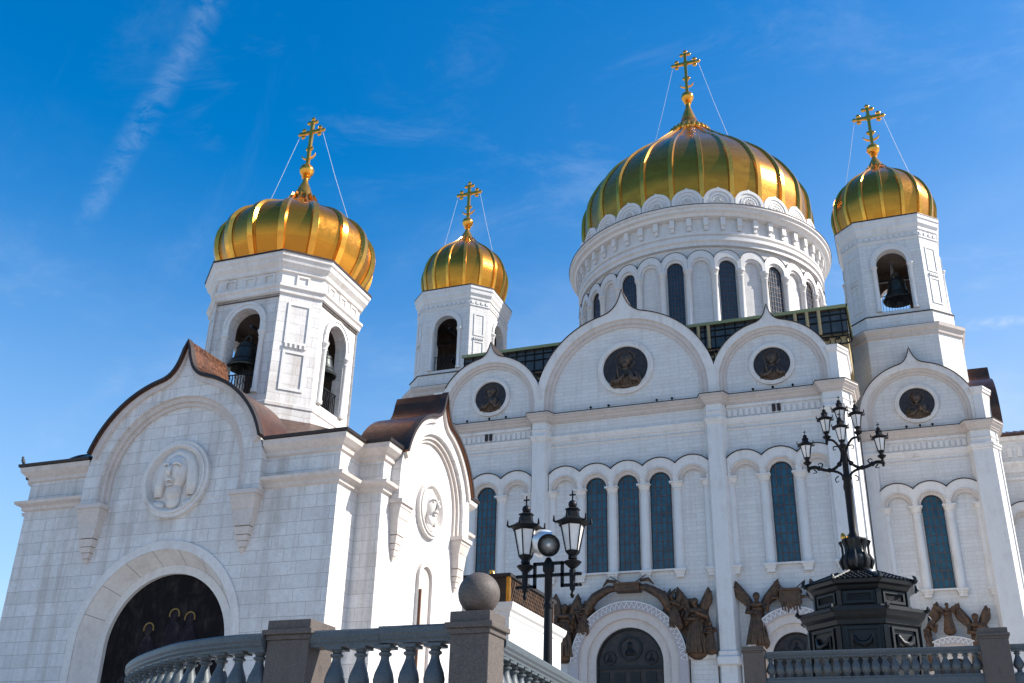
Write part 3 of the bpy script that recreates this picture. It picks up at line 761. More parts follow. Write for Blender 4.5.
# --- small floodlights on the cornice
fl0 = None
for x, y in ((-15.6, 0), (-13.3, 0), (-11.6, 0), (-3.2, 0), (-1.5, 0), (3, 0), (4.4, 0), (11.6, 0), (13.3, 0), (15, 0), (23.9, YC), (25.1, YC), (26.2, YC)):
    if fl0 is None:
        q = MB(); q.box(x-.03, x+.03, y-.43, y-.37, 28.45, 28.66); q.lathe([(.06, 28.62), (.11, 28.68), (.11, 28.8), (.04, 28.84)], 10, (x, y-.4)); fl0 = (q.build('floodlight', 'iron', cath), x, y)
    else: copy_tree(fl0[0], cath, (x-fl0[1], y-fl0[2], 0))
# twin vent slits in the frieze
for c in (13.42, -13.4):
    for dx in (-.22, .22):
        q = MB(); q.slab(arc(c+dx, 27.12, .15, 0, PI, 8)+[(c+dx-.15, 26.6), (c+dx+.15, 26.6)], -.2, -.11); q.build('vent_opening', 'flash', cath)
# --- plinth and portals
for x0, x1 in ((-17.2, -15.6), (-11.1, -9.05), (-7.15, -5.0), (5.0, 7.15), (9.05, 9.7), (17.05, 17.2), (21, 22), (28, 29)):
    y = YC if x0 > 20 else 0; MB().box(x0, x1, y-.55, y, -2.1, 6.28).build('plinth', 'marble', cath)
for x0, x1 in ((-7.1, -4.9), (4.9, 7.1)): MB().box(x0, x1, -.75, -.002, 6.0, 6.33).build('plinth_ledge', 'trim', cath)
def portal(cx, y, r, rz, ro, zc, root):
    n = 40
    def leg(q): return [(cx+q, -2.1)]+arc(cx, zc, q, 0, PI, n)+[(cx-q, -2.1)]
    mb = MB(); mb.band(leg(ro), leg(rz), y-1.05, y+.02); p = mb.build('portal', 'zig', root)
    q = MB(); q.band(leg(rz), leg(rz*.5+r*.5), y-.85, y+.02); q.band(leg(rz*.5+r*.5), leg(r), y-.6, y+.02); q.build('archivolt', 'archi', p)
    q = MB(); nz = int(ro*7); d = .075; pts = []
    for i in range(2*nz+1):
        a = PI*i/(2*nz); rad = rz+.12 if i % 2 else ro-.12; pts.append((rad, a))
    o1 = [(cx+(r_+d)*math.cos(a), zc+(r_+d)*math.sin(a)) for r_, a in pts]; i1 = [(cx+(r_-d)*math.cos(a), zc+(r_-d)*math.sin(a)) for r_, a in pts]
    q.band(o1, i1, y-1.13, y-1.04); q.band(arc(cx, zc, ro, 0, PI, n), arc(cx, zc, ro-.09, 0, PI, n), y-1.13, y-1.04); q.build('zigzag_ornament', 'trim_clean', p)
    q = MB(); q.slab(arc(cx, zc, r, 0, PI, n)+[(cx-r, -2.1), (cx+r, -2.1)], y-.2, y+.02); dr = q.build('door', 'bronze_dark', p)
    q = MB()
    for (dx, dz, rad) in ((0, r*.42, r*.36), (-r*.62, r*.16, r*.2), (r*.62, r*.16, r*.2)):
        q.band(arc(cx+dx, zc+dz, rad, 0, 2*PI, 24)[:-1], arc(cx+dx, zc+dz, rad*.8, 0, 2*PI, 24)[:-1], y-.32, y-.19, True); bust(q, cx+dx, y-.2, zc+dz, rad*.75)
    q.box(cx-r, cx+r, y-.34, y-.19, zc-.42, zc-.2)
    q.band(leg(r*.995), leg(r*.94), y-.36, y-.19)
    for i in range(4): q.box(cx-r+.2+i*r*.46, cx-r+.2+i*r*.46+r*.3, y-.28, y-.19, zc-3.2, zc-.7)
    q.build('door_relief', 'iron_green', dr)
portal(-.05, 0, 2.85, 4.25, 4.93, 5.85, cath)
for c in (13.35, -13.35): portal(c, 0, 1.85, 3.15, 3.75, 6.0, cath)
portal(25.1, YC, 1.85, 3.0, 3.6, 5.6, cath)
# --- bronze angels in high relief
def angel(mb, x, y, z0, h, lean=0, wings=((-.5, 1.0), (.5, 1.0)), turn=1):
    """robed winged figure; wings give (sideways, upward) reach in body heights / 2"""
    def at(u, w, v): return (x+u*h+lean*v*h, y+w*h, z0+v*h)
    for v, r in ((.04, .17), (.14, .16), (.25, .15), (.36, .135), (.46, .12), (.56, .12), (.66, .125)):
        mb.ball(at(0, .03, v), r*h*1.15, 14, 8, (1, .45, .75))
    mb.ball(at(0, -.01, .73), .10*h, 12, 8, (1.45, .8, .6)); mb.tube([at(0, 0, .76), at(.01*turn, -.02, .83)], .04*h)
    mb.ball(at(.02*turn, -.03, .88), .06*h, 14, 10, (.9, .95, 1.2)); mb.ball(at(.01*turn, .0, .90), .066*h, 12, 8, (1, .9, 1.0)); mb.ball(at(.03*turn, -.09, .875), .014*h, 6, 5)
    for i in range(13):
        u = -.15+.30*i/12+random.uniform(-.01, .01); w = -.13*math.sqrt(max(0, 1-(u/.17)**2))
        mb.tube([at(u*1.25+random.uniform(-.02, .02), w, 0), at(u*1.05, w-.01, .2), at(u*.75, w*.8, .42), at(u*.5, w*.6, .6)], [.024*h, .022*h, .018*h, .012*h], 6)
    mb.tube([at(-.13, -.02, .72), at(-.17*1, -.1, .58), at(-.02, -.17, .56)], [.045*h, .04*h, .03*h], 8)
    mb.tube([at(.13, -.02, .72), at(.20, -.09, .60), at(.12+.1*turn, -.15, .68)], [.045*h, .04*h, .03*h], 8)
    mb.ball(at(-.01, -.17, .565), .03*h, 8, 6); mb.ball(at(.13+.1*turn, -.155, .69), .03*h, 8, 6)
    for su, sv in wings:
        s = 1 if su > 0 else -1
        tip = Vector(at(su, .05, .55+sv*.55)); root_ = Vector(at(s*.07, .08, .66))
        ax = tip-root_; ln = ax.length; dn = Vector((-ax.z, 0, ax.x)).normalized()
        if dn.z > 0: dn = -dn
        for i in range(9):
            t = i/8
            a = root_+ax*(.12+.62*t*.8); b = root_+ax*(.55+.45*t) + dn*ln*(.42*(1-t)*(.4+.6*t)+.06*(1-t))
            c = (a+b)/2; d = b-a
            rot = d.to_track_quat('Z', 'Y').to_matrix()
            mb.ball(c, 1, 10, 8, (.05*h, .035*h, d.length/2*1.2), rot)
        for i in range(10):
            t = i/9; c0 = root_+ax*(.2+.6*t)+dn*ln*.10; rot = (ax+dn*ln*.5).to_track_quat('Z', 'Y').to_matrix(); mb.ball(c0+Vector((0, -.02*h, 0)), 1, 8, 6, (.03*h, .03*h, .075*h), rot)
        mb.tube([root_, root_+ax*.35+Vector((0, 0, .03*h)), root_+ax*.75, tip], [.06*h, .065*h, .05*h, .02*h], 8)
def angels(name, items, extra=None, vox=.045):
    mb = MB()
    for it in items: angel(mb, *it[:4], **(it[4] if len(it) > 4 else {}))
    if extra: extra(mb)
    return mb.build(name, 'bronze', cath, autos=50)
def ex_l(s):
    def f(mb):
        # backing mass that follows the arch, heavy drapery in front of it, a ribbon to the plaque
        edge = [(s*5.02*math.cos(a), 5.85+5.02*math.sin(a)) for a in [R_(6+5*i) for i in range(11)]]
        outl = [(s*6.85, 6.35), (s*6.9, 8.4), (s*6.55, 9.6), (s*6.7, 10.6), (s*5.9, 10.3), (s*5.2, 10.9), (s*4.3, 10.6), (s*3.6, 11.2)]
        poly = edge[::-1]+[(s*5.0, 6.35)]+outl
        mb.slab(poly if s < 0 else poly[::-1], -.45, -.05)
        rnd = random.Random(11 if s > 0 else 23)
        for i in range(34):
            a = R_(rnd.uniform(4, 56)); r1 = rnd.uniform(5.15, 5.6); x0, z0 = s*r1*math.cos(a), 5.85+r1*math.sin(a)
            dx, dz = s*rnd.uniform(.1, 1.0), rnd.uniform(.5, 1.5)
            mb.tube([(x0, -.5, z0), (x0+dx*.4, -.72, z0+dz*.35), (x0+dx*.75, -.7, z0+dz*.7), (min(abs(x0+dx), 6.7)*s, -.5, z0+dz)], [.05, .13, .15, .05], 7)
        for i in range(12):
            x = s*(5.15+i*.15); mb.tube([(x, -.5, 6.36), (x+s*rnd.uniform(-.1, .1), -.66, 7.2), (x+s*rnd.uniform(-.2, .1), -.55, 8.0+rnd.uniform(0, .8))], [.1, .12, .04], 7)
        mb.box(s*4.95, s*6.95, -1.0, -.05, 6.33, 6.5)
        P = spline([(s*1.0, -.8, 11.9), (s*1.9, -.95, 11.75), (s*2.5, -1.0, 11.3), (s*3.1, -1.0, 10.9), (s*3.5, -.95, 10.2), (s*3.7, -.9, 9.4)], 4) if False else None
        mb.tube([(s*1.0, -.8, 11.9), (s*1.6, -.92, 11.85), (s*2.2, -.95, 11.55), (s*2.8, -.98, 11.2), (s*3.2, -.98, 10.7), (s*3.45, -.95, 10.1), (s*3.8, -.85, 9.5)], [.22, .33, .38, .42, .42, .34, .15], 10)
        mb.tube([(s*1.0, -.9, 12.05), (s*1.7, -1.1, 12.0), (s*2.4, -1.15, 11.65), (s*3.1, -1.2, 11.0)], [.08, .1, .12, .1], 7); mb.tube([(s*1.2, -1.05, 11.7), (s*1.9, -1.2, 11.5), (s*2.6, -1.25, 11.05), (s*3.1, -1.2, 10.4)], [.06, .09, .1, .08], 7)
    return f
angels('angel_sculpture', [(-5.6, -.8, 6.4, 4.6, dict(wings=((-.18, 1.1), (.26, 1.05)))), (-3.9, -.95, 8.3, 2.7, dict(lean=.12, wings=((-.3, .9),)))], ex_l(-1))
angels('angel_sculpture', [(5.65, -.8, 6.4, 4.6, dict(wings=((-.32, 1.12), (.24, 1.06)), turn=-1)), (4.1, -.95, 8.5, 2.8, dict(lean=-.14, wings=((-.2, .95), (.3, .9)), turn=-1)), (6.75, -1.0, 6.5, 2.5, dict(wings=()))], ex_l(1))
angels('angel_sculpture', [(10.55, -.75, 6.9, 4.3, dict(wings=((-.36, 1.15), (.42, 1.15))))])
angels('angel_sculpture', [(16.4, -.75, 6.9, 4.2, dict(wings=((-.36, 1.15), (.3, 1.1)), turn=-1))])
angels('angel_sculpture', [(-16.3, -.75, 6.9, 4.2, dict(wings=((-.3, 1.1), (.36, 1.1))))])
angels('angel_sculpture', [(22.9, YC-.75, 6.9, 4.6, dict(wings=((-.2, 1.0), (.3, 1.1)))), (25.0, YC-.85, 9.6, 2.6, dict(wings=((-.4, .7), (.4, .7)))), (27.2, YC-.75, 6.9, 4.4, dict(wings=((-.32, 1.1), (.22, 1.0)), turn=-1))])
def plaque(cx, y, z0, z1, w, root, shield=False):
    mb = MB()
    if shield: mb.slab([(cx-w, z1), (cx-w, z0+.5), (cx-w*.5, z0+.12), (cx, z0), (cx+w*.5, z0+.12), (cx+w, z0+.5), (cx+w, z1)], y-1.15, y-.2)
    else: mb.box(cx-w, cx+w, y-1.2, y, z0, z1)
    p = mb.build('plaque', 'bronze', root, bevel=.05); q = MB()
    q.box(cx-w-.08, cx+w+.08, y-1.28, y+.0, z1-.12, z1+.05)
    for s in (-1, 1):
        q.tube([(cx+s*w*.2, y-.6, z1-.1), (cx+s*w*1.5, y-.6, z1+.75)], .045, 6); q.tube([(cx+s*w, y-.7, z0+.9), (cx+s*w*1.7, y-.7, z0+1.0), (cx+s*w*2.1, y-.6, z0+.55)], [.12, .16, .05], 6)
    if shield:
        for i in range(7): x = cx-w*.8+i*w*.27; q.tube([(x, y-1.1, z0+.5), (x+.04, y-1.15, z0-.12*(i % 3)-.1)], [.12, .05], 5)
    q.build('plaque_moulding', 'bronze', p)
plaque(0, 0, 11.6, 12.25, 1.05, cath)
plaque(13.25, 0, 9.6, 11.1, .82, cath, True); plaque(-13.25, 0, 9.6, 11.1, .82, cath, True)
# --- bell towers
def ctower(sx):
    cx = 24.75 if sx > 0 else -25.5
    setxf(1.0, (cx, YT, 0))
    mb = MB(); mb.prism(octagon(3.3, 5.45), 26, 38.5); t0 = mb.build('tower_base', 'marble', cath)
    mb = MB(); mb.sweep(octagon(3.3, 5.45), [(0, 38.36), (.16, 38.46), (.2, 38.76), (.45, 39.07), (.5, 39.37), (0, 39.48)], True); mb.build('cornice', 'trim_warm', t0)
    MB().prism(octagon(3.5, 5.92), 39.37, 39.43).build('flashing', 'flash', t0)
    mb = MB(); mb.prism(octagon(3.15, 5.1), 39.43, 41.1); mb.build('tower_ledge', 'marble', t0)
    MB().prism(octagon(3.2, 5.2), 41.08, 41.16).build('flashing', 'flash', t0)
    t = belfry(cath, 3.0, 4.75, 41.1, 51.1, 1.5, 47.26, 41.71, .8, 46.9, 'marble', panels=((42.43, 45.07), (46.09, 48.63)))
    q = MB(); O8 = octagon(3.0, 4.75)
    q.sweep(O8, [(0, 49.74), (.1, 49.82), (.1, 49.94), (0, 50.0)], True)
    q.sweep(O8, [(0, 50.65), (.12, 50.75), (.14, 51.01), (.34, 51.36), (.38, 51.77), (.48, 51.92), (.5, 52.28), (.42, 52.43), (-.6, 52.58)], True)
    for k in range(8):
        a = PI/4*k; dd = 4.75 if k % 2 == 0 else (3.0+4.75)/math.sqrt(2); hw = 3.0 if k % 2 == 0 else (4.75-3)/math.sqrt(2)
        q.M = Matrix.Rotation(a, 4, 'Z') @ Matrix.Translation((0, -dd, 0)); n = int(hw*2/.55)
        for i in range(n):
            xx = -hw+2*hw*(i+.5)/n; q.slab(arc(xx, 50.37, .17, 0, PI, 6)+[(xx-.17, 50.09), (xx+.17, 50.09)], -.1, .02)
    q.build('cornice', 'trim_clean', t)
    MB().sweep(octagon(3.0, 4.75), [(.44, 52.4), (.54, 52.28), (.54, 52.36), (.44, 52.48)], True).build('flashing', 'flash', t)
    dome(cath, 0, 0, [(4.62, 52.08), (4.95, 53.19), (5.22, 54.52), (5.33, 55.84), (5.08, 57.16), (4.42, 58.53), (3.4, 59.65), (2.2, 60.62), (1.3, 61.43), (.9, 62.0)], 16, .46, (64.59, .72), 71.12, 3.9, 69.05, .17, (3.6, 59.81, 0, .024), crown=(1.35, 61.2))
    setxf()
for sx in (-1, 1): ctower(sx)
bell(XT-.1, YT-2.6, 47.1, 1.5, 'huge dark bronze bell in the open arch of the far right cathedral belfry', 'bells')
bell(-XT+.8, YT-2.2, 46.7, 1.35, 'dark bronze bell in the cathedral belfry seen between gatehouse dome and main dome', 'bells')
# --- drum
setxf(1.0, (0, YD, 0))
RW = 16.1
mb = MB(); mb.lathe([(RW, 32), (RW, 60.2)], 128, capb=False, capt=False); dm = mb.build('drum', 'marble', cath, cyl=(0, 0, RW), autos=30)
q = MB()
q.lathe([(RW, 59.55), (16.5, 59.65), (16.5, 60.1), (16.75, 60.3), (16.75, 60.75), (16.45, 60.85), (16.45, 61.05), (16.7, 61.2), (16.7, 61.5), (16.5, 61.6), (16.5, 63.4), (17.2, 63.55), (17.35, 63.9), (17.75, 64.05), (17.8, 64.4), (18.05, 64.5), (18.05, 64.78), (16.0, 65.0)], 128, capb=False, capt=False)
q.build('cornice', 'trim_clean', dm, autos=30)
MB().lathe([(17.9, 64.80), (18.12, 64.74), (18.12, 64.82), (17.0, 65.0)], 128, capb=False, capt=False).build('flashing', 'flash', dm, autos=30)
# brackets under the cornice
q = MB(); q.M = Matrix.Identity(4); q.box(-.3, .3, -17.05, -16.45, 62.3, 63.45); q.box(-.24, .24, -16.8, -16.45, 61.75, 62.3); br = q.build('bracket', 'trim_clean', dm)
piv = Vector((0, YD, 0))-rootloc(dm)
for k in range(1, 50): copy_tree(br, dm, (0, 0, 0), 2*PI*k/50, piv)
# window, blind arch and columns of one bay, then 16 of them round the drum
def drum_arch(cx_ang):
    A, B, F = MB(), MB(), MB()
    for mbx in (A, B, F): mbx.M = Matrix.Rotation(cx_ang, 4, 'Z') @ Matrix.Translation((0, -RW-.02, 0))
    R, zc, half = 1.70, 57.2, 1.62; n = 16; a0 = math.acos(half/R)
    o_ = [(half, 56.3)]+arc(0, zc, R, a0, PI-a0, n)+[(-half, 56.3)]; i_ = [(1.02, 56.3)]+arc(0, 56.6, 1.02, 0, PI, n)+[(-1.02, 56.3)]; m_ = [(1.25, 56.3)]+arc(0, 56.7, 1.25, 0, PI, n)+[(-1.25, 56.3)]
    A.band(o_, m_, -.5, .15); B.band(m_, i_, -.3, .15)
    h = arc(0, zc, R, a0, PI-a0, n); F.band(offset_line(h, .05), h, -.56, .1)
    a = A.build('arcade_arch', 'trim_clean', dm); b = B.build('archivolt', 'trim_clean', a); f = F.build('flashing', 'flash', a)
    return a
ar = drum_arch(0)
for k in range(1, 32): copy_tree(ar, dm, (0, 0, 0), 2*PI*k/32, piv)
ang = PI/32; cxp, cyp = (RW+.18)*math.sin(ang), -(RW+.18)*math.cos(ang)
q = MB(); r = .40
q.lathe([(r*1.3, 46.6), (r*1.3, 47.0), (r, 47.2), (r*.95, 55.3), (r*1.15, 55.4), (r, 55.5), (r*1.35, 56.1), (r*1.5, 56.15), (r*1.5, 56.4)], 14, (cxp, cyp)); cl = q.build('column', 'trim_clean', dm, autos=40)
for k in range(1, 32): copy_tree(cl, dm, (0, 0, 0), 2*PI*k/32, piv)
PRE['m'] = Matrix.Translation((0, -RW, 0)); wd = window(dm, 0, 0, .98, 48.8, 56.6, glass='drumglass', nx=5, dz=.66); PRE['m'] = Matrix.Identity(4)
for k in range(1, 16): copy_tree(wd, dm, (0, 0, 0), 2*PI*k/16, piv)
# ring of small ogee gables with rosettes
NK = 26
q = MB(); q.lathe([(16.2, 64.8), (16.2, 66.8), (15.6, 67.4)], 104, capb=False, capt=False); q.build('attic_ring', 'trim', dm, autos=30)
K0 = Matrix.Rotation(PI/NK, 4, 'Z') @ Matrix.Translation((0, -16.55, 0))
q = MB(); q.M = K0; O = ogee(1.97, 66.0, 68.2, 64.85, .6, 12, 5); I = archline(1.55, 66.0, 64.85, len(O)); q.band(O, I, -.12, .25); q.slab(I, -.02, .25); kk = q.build('kokoshnik_gable', 'trim_clean', dm)
q = MB(); q.M = K0
for i in range(9):
    a = PI*i/8; q.ball((.8*math.cos(a), -.03, 66.0+.8*math.sin(a)), .2, 8, 6, (1, .35, 1)); 
for i in range(10): a = PI*i/9; q.tube([(.2*math.cos(a), -.08, 66.0+.2*math.sin(a)), (.55*math.cos(a), -.08, 66.0+.55*math.sin(a))], .05, 5)
q.band(arc(0, 66, 1.18, 0, PI, 16), arc(0, 66, 1.05, 0, PI, 16), -.12, 0); q.build('rosette', 'trim_clean', kk)
for k in range(1, NK): copy_tree(kk, dm, (0, 0, 0), 2*PI*k/NK, piv)
dome(cath, 0, 0, [(15.5, 65.6), (15.85, 68.6), (16.05, 71.3), (15.65, 74.0), (13.75, 77.5), (11.1, 80.4), (8.1, 83.0), (5.75, 85.3), (3.5, 87.5), (2.0, 89.4), (1.2, 91.0)], 26, .78, (95.55, .95), 104.94, 4.9, 102.1, .21, (6.2, 85.0, 0, .028), crown=(2.9, 88.2))
setxf()
# --- roof gallery behind the gables: canopy, posts, glass and scrolled railing
mb = MB(); mb.box(-19.3, 19.8, 7.6, 15, 33.8, 36.6); gl = mb.build('roof_gallery', 'ochre', cath)
q = MB(); q.box(-19.7, 20.0, 7.0, 15.5, 39.15, 39.32); q.build('canopy_roof', 'flash', gl)
q = MB(); q.box(-19.8, 20.1, 6.88, 7.0, 39.1, 39.42); q.box(20.0, 20.12, 6.88, 15.5, 39.1, 39.42); q.build('canopy_edge', 'green_edge', gl)
q = MB(); q.box(-19.6, 19.9, 7.3, 7.36, 36.6, 39.1); q.box(19.84, 19.9, 7.3, 15, 36.6, 39.1); q.build('gallery_glass', 'tinted', gl)
q = MB()
for i in range(40): x = -19.6+i; q.box(x-.05, x+.05, 7.2, 7.3, 36.3, 39.15)
for z in (36.7, 37.9, 38.6): q.box(-19.7, 19.95, 7.18, 7.3, z-.04, z+.04)
for i in range(40):
    x = -19.1+i
    for dz, rad in ((35.9, .3), (36.2, .16)): q.tube([(x+rad*math.cos(a), 7.4, dz+rad*math.sin(a)) for a in [2*PI*j/12 for j in range(13)]], .045, 5)
q.box(-19.7, 19.95, 7.35, 7.45, 35.5, 35.6); q.box(-19.7, 19.95, 7.35, 7.45, 36.3, 36.42)
q.build('gallery_railing', 'iron', gl)
for x in (15.2, 16.3, 17.4, 5.8, 6.8): q = MB(); q.lathe([(.17, 36.6), (.17, 39.1)], 12, (x, 7.05)); q.build('gallery_column', 'ochre', gl, autos=40)

# ================================================================== GATEHOUSE CHAPEL
GO = Vector((0.30, -54.94, -1.665)); GS = .75
gate = thing('gatehouse', 'white stone gatehouse chapel with copper ogee gables under one small gilded onion dome', 'gatehouse', (GO.x, GO.y, -5.45))
setxf(GS, GO)
ZB = -5.02
def plan_wall():
    mb = MB()
    mb.box(-8.1, 8.1, -5.5, 4.7, ZB, 7.9); mb.box(-9.24, 9.24, -4.85, 3.95, ZB, 7.9)
    # front wall with the arched doorway, splayed reveal
    cx, zc, n = .12, -.22, 36
    A = arc(cx, zc, 3.85, 0, PI, n)
    P = [(8.1, ZB), (8.1, 7.9), (-8.1, 7.9), (-8.1, ZB), (cx-3.85, ZB)]+list(reversed(A))+[(cx+3.85, ZB)]
    half_l = [(-8.1, ZB), (cx-3.85, ZB)]+list(reversed(A[n//2:]))+[(cx, 7.9), (-8.1, 7.9)]
    half_r = [(8.1, ZB), (8.1, 7.9), (cx, 7.9)]+list(reversed(A[:n//2+1]))+[(cx+3.85, ZB)]
    for poly in (half_l, half_r): mb.add([(x, -6.5, z) for x, z in poly], [tuple(range(len(poly)))])
    mb.add([(-8.1, -6.5, ZB), (-8.1, -5.5, ZB), (-8.1, -5.5, 7.9), (-8.1, -6.5, 7.9)], [(3, 2, 1, 0)]); mb.add([(8.1, -6.5, ZB), (8.1, -5.5, ZB), (8.1, -5.5, 7.9), (8.1, -6.5, 7.9)], [(0, 1, 2, 3)])
    mb.add([(-8.1, -6.5, 7.9), (8.1, -6.5, 7.9), (8.1, -5.5, 7.9), (-8.1, -5.5, 7.9)], [(0, 1, 2, 3)])
    return mb
gw = plan_wall().build('wall', 'marble_big', gate)
# doorway
cx, zc, n = .12, -.22, 36
def leg(q): return [(cx+q, ZB)]+arc(cx, zc, q, 0, PI, n)+[(cx-q, ZB)]
mb = MB(); mb.band(leg(4.22), leg(3.85), -6.56, -6.3); pt = mb.build('portal', 'trim', gate)
mb = MB(); o1, i1 = leg(3.86), leg(3.35); k = len(o1)
mb.add([(x, -6.52, z) for x, z in o1]+[(x, -5.7, z) for x, z in i1], [(i, i+1, k+i+1, k+i) for i in range(k-1)])
mb.band(leg(3.36), leg(3.0), -5.75, -5.5)
jn = MB()
for i in range(1, 9):                                       # joints of the splayed voussoirs
    a = PI*i/9; q0 = Vector((cx+3.86*math.cos(a), -6.525, zc+3.86*math.sin(a))); q1 = Vector((cx+3.35*math.cos(a), -5.70, zc+3.35*math.sin(a)))
    t = Vector((-math.sin(a), 0, math.cos(a)))*.010; inn = Vector((-math.cos(a), 0, -math.sin(a)))*.006
    jn.add([q0-t+inn, q0+t+inn, q1+t+inn, q1-t+inn], [(0, 1, 2, 3)])
rv = mb.build('portal_reveal', 'trim', pt); jn.build('joint', 'joint', rv)
mb = MB(); mb.slab(arc(cx, zc, 3.02, 0, PI, n)+[(cx-3.02, ZB), (cx+3.02, ZB)], -5.56, -5.45); pn = mb.build('painted_panel', 'painting', pt)
q = MB()
for fx, fz, fs in ((-.95, .35, 1.0), (.25, .85, 1.05), (1.05, .7, 1.0)):
    q.ball((cx+fx, -5.57, fz+.15), .2*fs, 12, 8, (1, .25, 1.25)); q.ball((cx+fx, -5.57, fz-.75), .42*fs, 12, 8, (1, .2, 1.7)); q.ball((cx+fx+.2, -5.58, fz-.6), .16, 10, 6, (1.8, .3, .7))
for i in range(8): q.ball((cx-2.4+i*.6, -5.57, -1.9+.3*math.sin(i*2.1)), .35, 10, 6, (1, .15, .9))
q.box(cx-2.9, cx+2.9, -5.62, -5.56, -2.0, -1.75)
q.build('painted_figure', 'painting_fig', pn)
for fx, fz in ((-.95, .55), (.25, 1.08), (1.05, .92)):
    q = MB(); q.band(arc(cx+fx, fz, .27, -.35, PI+.35, 18), arc(cx+fx, fz, .21, -.35, PI+.35, 18), -5.60, -5.56); q.build('halo', 'dull_gold', pn)
# cornices: one run for each corner
for sx in (1, -1):
    for sy in (1, -1):
        if sy > 0: pth = [(4.55, -6.5), (8.1, -6.5), (8.1, -4.85), (9.24, -4.85), (9.24, -4.1)]
        else: pth = [(4.55, 4.7), (8.1, 4.7), (8.1, 3.95), (9.24, 3.95), (9.24, 3.4)]
        pth = [(x*sx, y) for x, y in pth]
        if sx*sy < 0: pth = pth[::-1]
        mb = MB()
        mb.sweep(pth, [(0, 5.85), (.12, 5.9), (.14, 6.05), (.36, 6.15), (.40, 6.28), (0, 6.34)])
        mb.sweep(pth, [(0, 7.22), (.10, 7.27), (.12, 7.42), (.22, 7.5), (.40, 7.68), (.44, 7.88), (0, 7.92)]); c = mb.build('cornice', 'archi', gate)
        mb = MB(); mb.sweep(pth, [(.0, 7.925), (.50, 7.90), (.52, 8.03), (0, 8.10)]); mb.build('copper_edge', 'flash', c)
